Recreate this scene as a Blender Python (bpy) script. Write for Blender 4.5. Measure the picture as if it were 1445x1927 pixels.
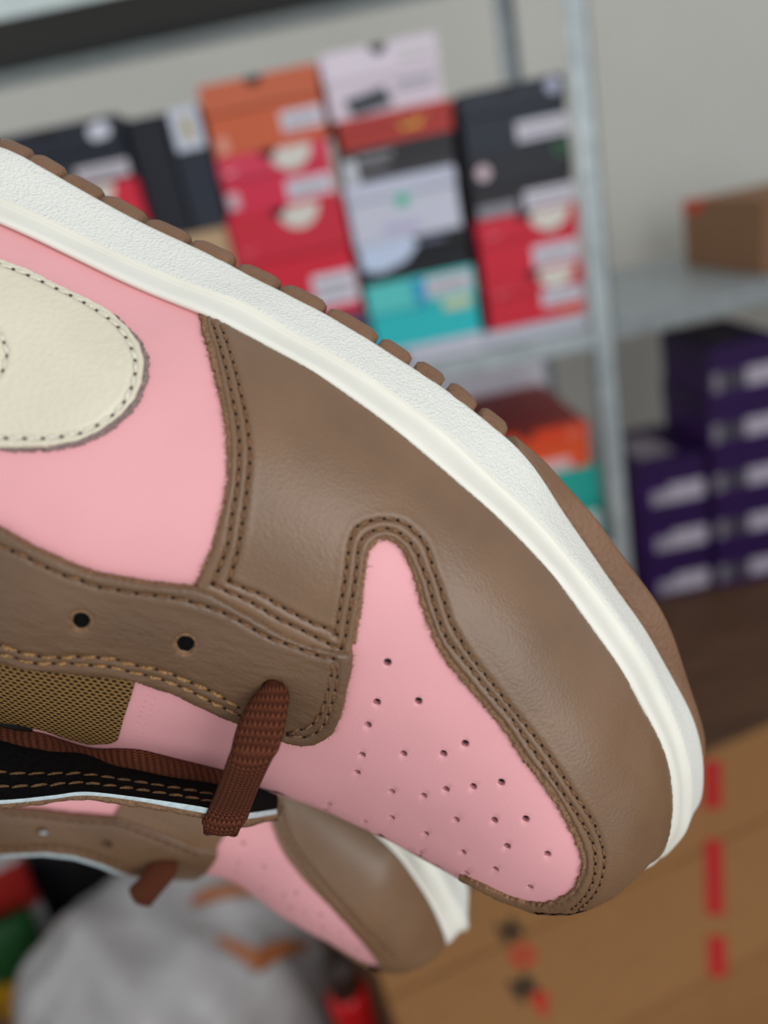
import bpy, bmesh, math, random
import numpy as np
from mathutils import Vector, Matrix
from mathutils.bvhtree import BVHTree
from mathutils.geometry import delaunay_2d_cdt

random.seed(7)
rng = np.random.default_rng(7)
scene = bpy.context.scene
for o in list(bpy.data.objects):
    bpy.data.objects.remove(o)
COL = scene.collection

# ------------------------------------------------------------------ camera
FPX, CX, CY = 1449.0, 722.5, 963.5            # focal length and centre in pixels of the 1445 x 1927 frame
CAM_H, PITCH, ROLL = 1.35, math.radians(22), math.radians(12)
_f = Vector((0, math.cos(PITCH), -math.sin(PITCH)))
_u = Vector((0, math.sin(PITCH), math.cos(PITCH)))
_r = Vector((1, 0, 0))
RIGHT = math.cos(ROLL) * _r - math.sin(ROLL) * _u
UP = math.cos(ROLL) * _u + math.sin(ROLL) * _r
CAM_LOC = Vector((0, 0, CAM_H))
CAM_ROT = Matrix((RIGHT, UP, -_f)).transposed()
cam_data = bpy.data.cameras.new('camera')
cam = bpy.data.objects.new('camera', cam_data)
COL.objects.link(cam)
cam.matrix_world = Matrix.Translation(CAM_LOC) @ CAM_ROT.to_4x4()
cam_data.sensor_fit = 'HORIZONTAL'
cam_data.sensor_width = 26.0
cam_data.lens = 26.0 * FPX / 1445.0
cam_data.clip_start = 0.01
cam_data.clip_end = 50
cam_data.dof.use_dof = True
cam_data.dof.focus_distance = 0.139
cam_data.dof.aperture_fstop = 7.0
scene.camera = cam

# ------------------------------------------------------------------ world, lights, exposure
world = bpy.data.worlds.new('room_light')
scene.world = world
world.use_nodes = True
world.node_tree.nodes['Background'].inputs[0].default_value = (0.90, 0.95, 1.0, 1)
world.node_tree.nodes['Background'].inputs[1].default_value = 0.64


def area_light(name, loc, target, size, size_y, power, color):
    ld = bpy.data.lights.new(name, 'AREA')
    ld.shape = 'RECTANGLE'
    ld.size, ld.size_y, ld.energy, ld.color = size, size_y, power, color
    ob = bpy.data.objects.new(name, ld)
    COL.objects.link(ob)
    ob.location = loc
    ob.rotation_euler = (Vector(target) - Vector(loc)).to_track_quat('-Z', 'Y').to_euler()
    return ob


area_light('window_daylight', (0.85, -1.25, 1.72), (0.0, 0.2, 1.28), 1.0, 1.4, 17.0, (0.96, 0.98, 1.0))

vs = scene.view_settings
vs.view_transform = 'Standard'
vs.look = 'None'
vs.exposure = 0.03
vs.gamma = 1.0
vs.use_curve_mapping = False


# ------------------------------------------------------------------ helpers: materials
def srgb(r, g, b):
    def c(v):
        v /= 255.0
        return v / 12.92 if v <= 0.04045 else ((v + 0.055) / 1.055) ** 2.4
    return (c(r), c(g), c(b), 1.0)


class N:
    """tiny node-tree helper"""
    def __init__(s, name):
        s.m = bpy.data.materials.new(name)
        s.m.use_nodes = True
        s.t = s.m.node_tree
        s.b = s.t.nodes['Principled BSDF']

    def n(s, kind, **kw):
        nd = s.t.nodes.new(kind)
        for k, v in kw.items():
            if k in nd.inputs.keys():
                nd.inputs[k].default_value = v
            else:
                setattr(nd, k, v)
        return nd

    def l(s, a, b):
        s.t.links.new(a, b)

    def coord(s, scale=(1, 1, 1), kind='Object', rot=(0, 0, 0)):
        tc = s.n('ShaderNodeTexCoord')
        mp = s.n('ShaderNodeMapping')
        mp.inputs['Scale'].default_value = scale
        mp.inputs['Rotation'].default_value = rot
        s.l(tc.outputs[kind], mp.inputs[0])
        return mp.outputs[0]

    def noise(s, vec, scale, detail=3.0, rough=0.5):
        nd = s.n('ShaderNodeTexNoise')
        nd.inputs['Scale'].default_value = scale
        nd.inputs['Detail'].default_value = detail
        nd.inputs['Roughness'].default_value = rough
        s.l(vec, nd.inputs['Vector'])
        return nd.outputs[0]

    def voro(s, vec, scale, feature='F1', randomness=1.0):
        nd = s.n('ShaderNodeTexVoronoi', feature=feature)
        nd.inputs['Scale'].default_value = scale
        nd.inputs['Randomness'].default_value = randomness
        s.l(vec, nd.inputs['Vector'])
        return nd.outputs['Distance']

    def ramp(s, fac, stops):
        nd = s.n('ShaderNodeValToRGB')
        e = nd.color_ramp.elements
        while len(e) < len(stops):
            e.new(0.5)
        for i, (p, c) in enumerate(stops):
            e[i].position = p
            e[i].color = c
        s.l(fac, nd.inputs[0])
        return nd.outputs[0]

    def math(s, op, a, b=None):
        nd = s.n('ShaderNodeMath', operation=op)
        for i, v in enumerate((a, b)):
            if v is None:
                continue
            if isinstance(v, (int, float)):
                nd.inputs[i].default_value = v
            else:
                s.l(v, nd.inputs[i])
        return nd.outputs[0]

    def bump(s, height, dist, strength=1.0, prev=None):
        nd = s.n('ShaderNodeBump')
        nd.inputs['Distance'].default_value = dist
        nd.inputs['Strength'].default_value = strength
        s.l(height, nd.inputs['Height'])
        if prev is not None:
            s.l(prev, nd.inputs['Normal'])
        return nd.outputs[0]

    def set(s, color=None, rough=None, normal=None, spec=None, sheen=None, metal=None):
        if color is not None:
            if hasattr(color, 'is_linked') or hasattr(color, 'links'):
                s.l(color, s.b.inputs['Base Color'])
            else:
                s.b.inputs['Base Color'].default_value = color
        if rough is not None:
            if isinstance(rough, (int, float)):
                s.b.inputs['Roughness'].default_value = rough
            else:
                s.l(rough, s.b.inputs['Roughness'])
        if normal is not None:
            s.l(normal, s.b.inputs['Normal'])
        if spec is not None:
            s.b.inputs['Specular IOR Level'].default_value = spec
        if sheen is not None:
            s.b.inputs['Sheen Weight'].default_value = sheen
        if metal is not None:
            s.b.inputs['Metallic'].default_value = metal
        return s.m


def mul(c, k):
    return (c[0] * k, c[1] * k, c[2] * k, 1)


def leather(name, base, grain=900.0, depth=0.00012, rough=0.42, spec=0.5, crease=0.0, vary=0.12):
    a = N(name)
    v = a.coord()
    big = a.noise(v, 60, 3)
    col = a.ramp(big, [(0.3, mul(base, 1 - vary)), (0.7, mul(base, 1 + vary))])
    cells = a.voro(v, grain, 'SMOOTH_F1')
    fine = a.noise(v, grain * 1.6, 2)
    h = a.math('ADD', a.math('MULTIPLY', cells, 0.9), a.math('MULTIPLY', fine, 0.5))
    nrm = a.bump(h, depth)
    if crease:
        vc = a.coord((120, 430, 300), rot=(0.2, 0.1, 0.7))
        cr = a.noise(vc, 1.6, 4, 0.6)
        nrm = a.bump(cr, crease, prev=nrm)
    return a.set(col, rough, nrm, spec)


def plain(name, color, rough=0.6, spec=0.4, metal=0.0, vary=0.06, scale=20.0):
    a = N(name)
    v = a.coord()
    n = a.noise(v, scale, 3)
    return a.set(a.ramp(n, [(0.3, mul(color, 1 - vary)), (0.7, mul(color, 1 + vary))]), rough, None, spec, metal=metal)


# ------------------------------------------------------------------ helpers: objects
def link(name, mesh, mats, parent=None, smooth=True):
    ob = bpy.data.objects.new(name, mesh)
    COL.objects.link(ob)
    for mt in (mats if isinstance(mats, (list, tuple)) else [mats]):
        mesh.materials.append(mt)
    if smooth:
        mesh.polygons.foreach_set('use_smooth', [True] * len(mesh.polygons))
    if parent is not None:
        ob.parent = parent
    return ob


def mesh_from(name, verts, faces, mat_idx=None):
    me = bpy.data.meshes.new(name)
    me.from_pydata([tuple(map(float, v)) for v in verts], [], [tuple(int(i) for i in f) for f in faces])
    if mat_idx is not None:
        me.polygons.foreach_set('material_index', list(map(int, mat_idx)))
    me.update()
    return me


def tag(ob, label=None, category=None, group=None, kind=None):
    if label:
        ob['label'] = label
    if category:
        ob['category'] = category
    if group:
        ob['group'] = group
    if kind:
        ob['kind'] = kind
    return ob


def empty(name, loc=(0, 0, 0), rot=(0, 0, 0)):
    ob = bpy.data.objects.new(name, None)
    ob.empty_display_size = 0.02
    COL.objects.link(ob)
    ob.location = loc
    ob.rotation_euler = rot
    return ob


def copy_tree(ob, parent=None):
    c = ob.copy()
    COL.objects.link(c)
    c.parent = parent
    for ch in list(ob.children):
        copy_tree(ch, c)
    return c


def box_mesh(name, x0, x1, y0, y1, z0, z1, bevel=0.0):
    bm = bmesh.new()
    bmesh.ops.create_cube(bm, size=1)
    for v in bm.verts:
        v.co = Vector(((x0 + x1) / 2 + v.co.x * (x1 - x0), (y0 + y1) / 2 + v.co.y * (y1 - y0), (z0 + z1) / 2 + v.co.z * (z1 - z0)))
    if bevel:
        bmesh.ops.bevel(bm, geom=bm.edges[:], offset=bevel, segments=2, affect='EDGES', clamp_overlap=True)
    me = bpy.data.meshes.new(name)
    bm.to_mesh(me)
    bm.free()
    return me


def at(px, py, Y):
    """point of the vertical plane y = Y that the photograph shows at pixel (px, py)"""
    d = RIGHT * ((px - CX) / FPX) + UP * (-(py - CY) / FPX) + _f
    return CAM_LOC + d * (Y / d.y)


def at_z(px, py, Z):
    d = RIGHT * ((px - CX) / FPX) + UP * (-(py - CY) / FPX) + _f
    return CAM_LOC + d * ((Z - CAM_H) / d.z)


# ------------------------------------------------------------------ materials
BROWN = srgb(120, 90, 64)
M = {}
M['brown_leather'] = leather('brown_leather', BROWN, 2000, 0.00006, 0.40, 0.55, 0.00005)
M['eyestay_leather'] = leather('eyestay_leather', srgb(106, 79, 56), 1700, 0.00006, 0.38, 0.55, 0.00026)
M['pink_leather'] = leather('pink_leather', srgb(233, 166, 168), 2600, 0.00002, 0.55, 0.35, vary=0.03)
M['cream_leather'] = leather('cream_leather', srgb(222, 213, 188), 1100, 0.00014, 0.42, 0.5, 0.0002, vary=0.04)
M['lining'] = plain('dark_lining', srgb(92, 96, 98), 0.9, 0.1)
M['black_lining'] = plain('black_lining', srgb(14, 12, 12), 0.95, 0.1, scale=900, vary=0.4)
M['foam'] = plain('pale_foam', srgb(190, 204, 206), 0.95, 0.1, scale=1200, vary=0.15)
M['outsole'] = leather('brown_rubber', srgb(122, 89, 64), 1000, 0.00028, 0.55, 0.35)
M['dark_hole'] = plain('needle_hole', srgb(46, 29, 19), 0.9, 0.1)
M['grey_hole'] = plain('emblem_needle_hole', srgb(84, 74, 72), 0.9, 0.1)
M['pink_hole'] = plain('pink_needle_hole', srgb(176, 108, 116), 0.9, 0.1)


def raw_edge(name, base):
    a = N(name)
    v = a.coord()
    n = a.noise(v, 1500, 4, 0.7)
    nrm = a.bump(n, 0.0003)
    return a.set(a.ramp(n, [(0.3, mul(base, 0.45)), (0.65, mul(base, 1.25))]), 0.95, nrm, 0.1)


M['raw_edge'] = raw_edge('raw_suede_edge', srgb(140, 108, 82))
M['mauve_edge'] = raw_edge('raw_mauve_edge', srgb(150, 128, 124))
M['pink_edge'] = raw_edge('pink_cut_edge', srgb(225, 160, 165))
M['fibre'] = plain('suede_fibre', srgb(150, 116, 86), 0.9, 0.1, vary=0.3, scale=900)


def thread(name, c1, c2):
    a = N(name)
    v = a.coord()
    n = a.noise(v, 2600, 2)
    return a.set(a.ramp(n, [(0.35, c1), (0.65, c2)]), 0.6, a.bump(n, 0.0002), 0.35)


M['brown_thread'] = thread('brown_thread', srgb(84, 55, 35), srgb(142, 103, 68))
M['gold_thread'] = thread('gold_thread', srgb(104, 72, 40), srgb(176, 132, 82))
M['dull_thread'] = thread('dull_gold_thread', srgb(64, 44, 24), srgb(112, 80, 44))
M['cream_thread'] = thread('cream_thread', srgb(205, 196, 176), srgb(236, 230, 214))
M['pink_thread'] = thread('pink_thread', srgb(216, 140, 150), srgb(240, 176, 182))


def midsole_mat():
    a = N('white_rubber_pebbled')
    v = a.coord()
    n = a.math('ADD', a.noise(v, 2100, 3, 0.6), a.math('MULTIPLY', a.voro(v, 1800, 'SMOOTH_F1'), 0.8))
    return a.set(srgb(234, 232, 222), 0.45, a.bump(n, 0.00030), 0.5)


M['midsole_wall'] = midsole_mat()
M['midsole_lip'] = plain('white_rubber_smooth', srgb(238, 234, 220), 0.35, 0.5, vary=0.03, scale=80)


def mesh_fabric():
    a = N('gold_mesh_fabric')
    tc = a.n('ShaderNodeTexCoord')
    sp = a.n('ShaderNodeSeparateXYZ')
    a.l(tc.outputs['UV'], sp.inputs[0])            # UV in cm on the cloth
    u, w = sp.outputs[0], sp.outputs[1]
    k = 2 * math.pi / 0.105
    s1 = a.math('COSINE', a.math('MULTIPLY', w, k))
    s2 = a.math('COSINE', a.math('MULTIPLY', a.math('ADD', a.math('MULTIPLY', u, 0.866), a.math('MULTIPLY', w, 0.5)), k))
    s3 = a.math('COSINE', a.math('MULTIPLY', a.math('SUBTRACT', a.math('MULTIPLY', u, 0.866), a.math('MULTIPLY', w, 0.5)), k))
    d = a.math('ADD', a.math('ADD', s1, s2), s3)   # 3 at the holes, -1.5 on the strands
    d = a.math('DIVIDE', a.math('SUBTRACT', 3.0, d), 4.5)
    v = a.coord()
    fine = a.noise(v, 6000, 2)
    hgt = a.math('ADD', d, a.math('MULTIPLY', fine, 0.5))
    col = a.ramp(hgt, [(0.42, srgb(24, 14, 6)), (0.78, srgb(78, 53, 22)), (1.0, srgb(150, 112, 56))])
    return a.set(col, 0.5, a.bump(hgt, 0.0005), 0.4)


M['mesh_fabric'] = mesh_fabric()


def lace_mat(name, c_lo, c_hi):
    a = N(name)
    tc = a.n('ShaderNodeTexCoord')
    sp = a.n('ShaderNodeSeparateXYZ')
    a.l(tc.outputs['UV'], sp.inputs[0])
    u, w = sp.outputs[0], sp.outputs[1]            # u along in cm, w across 0..1
    # knit columns across, little tilted loops along
    colf = a.math('MULTIPLY', w, 9.0)
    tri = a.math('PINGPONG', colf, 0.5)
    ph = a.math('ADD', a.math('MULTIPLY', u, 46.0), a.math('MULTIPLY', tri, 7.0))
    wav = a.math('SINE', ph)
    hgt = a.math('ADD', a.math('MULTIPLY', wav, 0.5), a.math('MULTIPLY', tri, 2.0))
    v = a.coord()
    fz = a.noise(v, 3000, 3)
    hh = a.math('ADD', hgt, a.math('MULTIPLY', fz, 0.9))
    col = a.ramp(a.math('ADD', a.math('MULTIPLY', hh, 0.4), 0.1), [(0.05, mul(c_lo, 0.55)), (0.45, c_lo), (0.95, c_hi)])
    return a.set(col, 0.85, a.bump(hh, 0.00030), 0.12)


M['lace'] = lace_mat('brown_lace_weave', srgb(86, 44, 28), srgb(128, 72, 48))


# ------------------------------------------------------------------ the sneaker: pose and body shape
# Shoe axes in cm: x to the toe, y to the side turned to the viewer, z from sole to upper.
def pose(a, e, yaw):
    a, e, y = np.radians([a, e, yaw])
    s, c, se, ce = np.sin(a), np.cos(a), np.sin(e), np.cos(e)
    X = np.array([c, -s, 0]); Y = np.array([s * se, c * se, ce]); Z = np.array([-s * ce, -c * ce, se])
    return np.stack([np.cos(y) * X + np.sin(y) * Y, np.cos(y) * Y - np.sin(y) * X, Z], 1)


SR = pose(31, 43, 4)                               # shoe -> camera axes


def rays(p):
    p = np.asarray(p, float).reshape(-1, 2)
    return np.stack([(p[:, 0] - CX) / FPX, -(p[:, 1] - CY) / FPX, -np.ones(len(p))], 1)


SO = rays([(765., 690.)])[0] * 14.5                # shoe origin in camera space (cm)
YC, HF, KT = -5.2, 1.9, 0.012                      # mid line, height of the midsole, toe spring
EYE = -(SR.T @ SO)                                 # the camera in shoe axes


def zb(x):
    return KT * np.maximum(np.asarray(x) + 1, 0) ** 2   # toe spring


def hit_level(p, h):
    r = rays(p); n = SR[:, 2]; z = np.full(len(r), float(h))
    for _ in range(80):
        t = (SO @ n + z) / (r @ n)
        q = (r * t[:, None] - SO) @ SR
        z = 0.5 * z + 0.5 * (h + zb(q[:, 0]))
    return q


def project(q):
    c = np.asarray(q) @ SR.T + SO
    return np.stack([CX - FPX * c[:, 0] / c[:, 2], CY + FPX * c[:, 1] / c[:, 2]], 1), -c[:, 2]


def from_depth(p, d):
    return (rays(p) * np.asarray(d).reshape(-1, 1) - SO) @ SR


FE = np.array([(0, 417), (116, 471), (233, 528), (316, 563), (372, 584), (402, 597), (465, 630), (539, 670), (589, 697), (646, 737), (699, 774), (765, 825), (880, 923), (930, 966), (980, 1016), (1039, 1079), (1086, 1142), (1129, 1202), (1169, 1258), (1212, 1338), (1232, 1371), (1250, 1411), (1261, 1450), (1267, 1498), (1266, 1541), (1259, 1578), (1241, 1607), (1224, 1626), (1198, 1658)], float)
SIL = [(1198, 1658), (1164, 1687), (1134, 1707), (1104, 1717), (1073, 1723), (1043, 1723), (997, 1719), (960, 1710), (930, 1696), (896, 1678), (860, 1660)]
CR = np.array([(0, 372), (71, 402), (143, 438), (239, 483), (332, 523), (399, 547), (448, 562), (495, 588), (543, 620), (591, 645), (639, 673), (686, 700), (734, 735), (782, 770), (830, 803), (880, 850), (913, 884), (956, 923), (1003, 966), (1046, 1016), (1096, 1076), (1139, 1132), (1179, 1188), (1222, 1252), (1254, 1321), (1276, 1363), (1287, 1402), (1299, 1441), (1303, 1476), (1301, 1520), (1295, 1563)], float)
MB = np.array([(0, 275), (40, 292), (107, 331), (179, 372), (262, 417), (344, 455), (400, 481), (430, 494), (441, 505), (511, 539), (597, 582), (693, 638), (760, 682), (804, 709), (860, 748), (880, 765), (950, 820), (980, 848), (1013, 886), (1030, 916), (1066, 973), (1113, 1039), (1162, 1112), (1212, 1179), (1252, 1252), (1289, 1317), (1307, 1356), (1319, 1402), (1323, 1437), (1322, 1472), (1317, 1509)], float)
OUT = np.array([(970, 821), (1023, 866), (1059, 906), (1113, 966), (1162, 1032), (1199, 1082), (1239, 1139), (1265, 1192), (1282, 1242), (1302, 1305), (1315, 1343), (1326, 1393), (1331, 1441), (1330, 1472), (1322, 1507)], float)


def herm(x, kx, ky):
    d = np.gradient(ky, kx); i = np.clip(np.searchsorted(kx, x) - 1, 0, len(kx) - 2)
    h = kx[i + 1] - kx[i]; t = np.clip((x - kx[i]) / h, 0, 1)
    return (2 * t**3 - 3 * t**2 + 1) * ky[i] + (t**3 - 2 * t**2 + t) * h * d[i] + (-2 * t**3 + 3 * t**2) * ky[i + 1] + (t**3 - t**2) * h * d[i + 1]


def smooth_poly(P, step):
    """Catmull-Rom resample of an open polyline at about `step`"""
    P = np.asarray(P, float)
    E = np.vstack([2 * P[0] - P[1], P, 2 * P[-1] - P[-2]])
    out = []
    for i in range(1, len(E) - 2):
        n = max(1, int(round(np.linalg.norm(E[i + 1] - E[i]) / step)))
        t = (np.arange(n) / n)[:, None]
        a, b, c, d = E[i - 1], E[i], E[i + 1], E[i + 2]
        out.append(0.5 * ((2 * b) + (-a + c) * t + (2 * a - 5 * b + 4 * c - d) * t**2 + (-a + 3 * b - 3 * c + d) * t**3))
    out.append(P[-1:])
    return np.vstack(out)


def arclen(P):
    return np.concatenate([[0], np.cumsum(np.linalg.norm(np.diff(P, axis=0), axis=1))])


def resample(P, n):
    s = arclen(P); t = np.linspace(0, s[-1], n)
    return np.stack([np.interp(t, s, P[:, k]) for k in range(P.shape[1])], 1)


# the closed upper ("dome") that every panel is laid on
DN, DK, SK = 230, 149, 4
DTRI = []
for i in range(DN - 1):
    for j in range(DK - 1):
        a = i * DK + j
        DTRI += [(a, a + DK, a + 1), (a + 1, a + DK, a + DK + 1)]
DTRI = np.array(DTRI)
KX = np.array([-14, -8, -4, 0, 2.5, 4.5, 6.5, 7.8, 8.6])


def set_shoe(sr, so, yc, fe_local, kh, tip):
    """pose of a shoe and the shape of its upper; all panel builders below work on this shoe"""
    global SR, SO, YC, EYE, DOME, DNRM, VN
    SR, SO, YC = sr, so, yc
    EYE = -(SR.T @ SO)
    q = fe_local
    XT = q[:, 0].max() + tip
    sp = np.linspace(0, 1, DN)
    dx = XT - (XT + 14) * (1 - np.sin(sp * np.pi / 2))
    keep = np.concatenate([[True], np.diff(np.maximum.accumulate(q[:, 0])) > 1e-6]) & (q[:, 1] > YC + 0.2)
    X = np.concatenate([[-14], q[keep, 0], [XT]]); Y = np.concatenate([[YC + 4.6], q[keep, 1], [YC]])
    dw = np.sqrt(np.maximum(np.interp(dx, X, (Y - YC) ** 2), 0))
    dzf = zb(dx) + HF
    dh = herm(dx, KX, np.array(kh)) * np.sqrt(np.clip(1 - np.clip((dx - (XT - 4)) / 4, 0, 1) ** 2, 0, 1))
    t = np.linspace(0, np.pi, DK - 2 * SK); c, sn = np.cos(t), np.sin(t)
    DOME = np.stack([np.repeat(dx[:, None], DK - 2 * SK, 1), YC + dw[:, None] * np.sign(c) * np.abs(c) ** 0.85, dzf[:, None] + dh[:, None] * sn ** 0.85], 2)
    dn = np.linspace(0.45, 0, SK, endpoint=False)[None, :, None] * np.array([0, 0, 1.0])   # skirt tucked into the midsole
    DOME = np.concatenate([DOME[:, :1] - dn, DOME, DOME[:, -1:] - dn[:, ::-1]], 1)
    for _ in range(12):                            # even out small ripples of the outline
        DOME[1:-1] = 0.25 * DOME[:-2] + 0.5 * DOME[1:-1] + 0.25 * DOME[2:]
    du = np.gradient(DOME, axis=0); dv = np.gradient(DOME, axis=1)
    DNRM = np.cross(du, dv)
    DNRM /= np.maximum(np.linalg.norm(DNRM, axis=2, keepdims=True), 1e-9)
    if ((DOME - np.array([0, YC, 2.0])) * DNRM).sum(2).mean() < 0:
        DNRM = -DNRM
    DNRM[-1] = np.array([1, 0, 0.2]) / np.linalg.norm([1, 0, 0.2])
    VN = DNRM.reshape(-1, 3)


def toe_lining(parent):
    """inner toe cap that closes the front of the upper"""
    xt = DOME[:, :, 0].max(); c = np.array([xt - 3.6, YC, HF + 0.3])
    P = c + (DOME[DN - 75:, SK:DK - SK] - c) * 0.87
    n, k = P.shape[:2]
    F = [(i * k + j, (i + 1) * k + j, (i + 1) * k + j + 1, i * k + j + 1) for i in range(n - 1) for j in range(k - 1)]
    link('toe_puff', mesh_from('toe_puff', P.reshape(-1, 3) * 0.01, F), M['brown_leather'], parent)


def body_mesh(off=-0.27):
    v = (DOME + DNRM * off).reshape(-1, 3)
    return mesh_from('lining', v * 0.01, DTRI[: (DN - 40) * (DK - 1) * 2])


set_shoe(SR, SO, YC, hit_level(FE, HF), [6.0, 6.05, 5.53, 4.10, 3.39, 3.15, 3.05, 2.83, 2.11], 0.05)


class Surf:
    """the dome moved outwards by `off` cm; finds the point seen at a pixel"""
    def __init__(s, off):
        s.V = DOME.reshape(-1, 3) + VN * off
        s.bvh = BVHTree.FromPolygons([tuple(v) for v in s.V], [tuple(t) for t in DTRI.tolist()])
        s.pp, s.dep = project(s.V)
        facing = ((EYE - s.V) * VN).sum(1) > 0
        s.front = np.where(facing)[0]

    def at(s, px):
        px = np.asarray(px, float).reshape(-1, 2)
        D = rays(px) @ SR
        L = np.zeros((len(px), 3)); NN = np.zeros((len(px), 3))
        org = Vector(EYE)
        for i, d in enumerate(D):
            loc, nr, idx, dist = s.bvh.ray_cast(org, Vector(d))
            if loc is None:
                k = s.front[np.argmin(((s.pp[s.front] - px[i]) ** 2).sum(1))]
                L[i] = s.V[k]; NN[i] = VN[k]
                continue
            a, b, c = DTRI[idx]
            A, B, C = s.V[a], s.V[b], s.V[c]; P = np.array(loc)
            v0, v1, v2 = B - A, C - A, P - A
            d00, d01, d11, d20, d21 = v0 @ v0, v0 @ v1, v1 @ v1, v2 @ v0, v2 @ v1
            den = d00 * d11 - d01 * d01
            if abs(den) < 1e-14:
                n = VN[a]
            else:
                w1 = (d11 * d20 - d01 * d21) / den; w2 = (d00 * d21 - d01 * d20) / den
                n = VN[a] * (1 - w1 - w2) + VN[b] * w1 + VN[c] * w2
            L[i] = P; NN[i] = n / max(np.linalg.norm(n), 1e-9)
        return L, NN


PINK_OFF, EYESTAY_OFF = -0.12, 0.09
S_PINK, S_OVER, S_EYE = Surf(PINK_OFF), Surf(0.0), Surf(EYESTAY_OFF)


# ------------------------------------------------------------------ panels laid on the dome
def in_poly(pts, poly):
    x, y = pts[:, 0], pts[:, 1]
    inside = np.zeros(len(pts), bool)
    px, py = poly[:, 0], poly[:, 1]
    qx, qy = np.roll(px, -1), np.roll(py, -1)
    for a, b, c, d in zip(px, py, qx, qy):
        cond = ((b > y) != (d > y))
        if d != b:
            inside ^= cond & (x < (c - a) * (y - b) / (d - b) + a)
    return inside


def dist_poly(pts, poly, closed=True):
    A = poly; B = np.roll(poly, -1, 0) if closed else poly[1:]
    if not closed:
        A = poly[:-1]
    out = np.full(len(pts), 1e9)
    for a, b in zip(A, B):
        ab = b - a
        t = np.clip(((pts - a) @ ab) / max(ab @ ab, 1e-9), 0, 1)
        out = np.minimum(out, ((pts - a - t[:, None] * ab) ** 2).sum(1))
    return np.sqrt(out)


def closed_resample(P, step):
    P = np.asarray(P, float)
    Q = np.vstack([P, P[:1]])
    s = arclen(Q); n = max(8, int(s[-1] / step))
    t = np.linspace(0, s[-1], n, endpoint=False)
    return np.stack([np.interp(t, s, Q[:, k]) for k in range(2)], 1)


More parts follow.
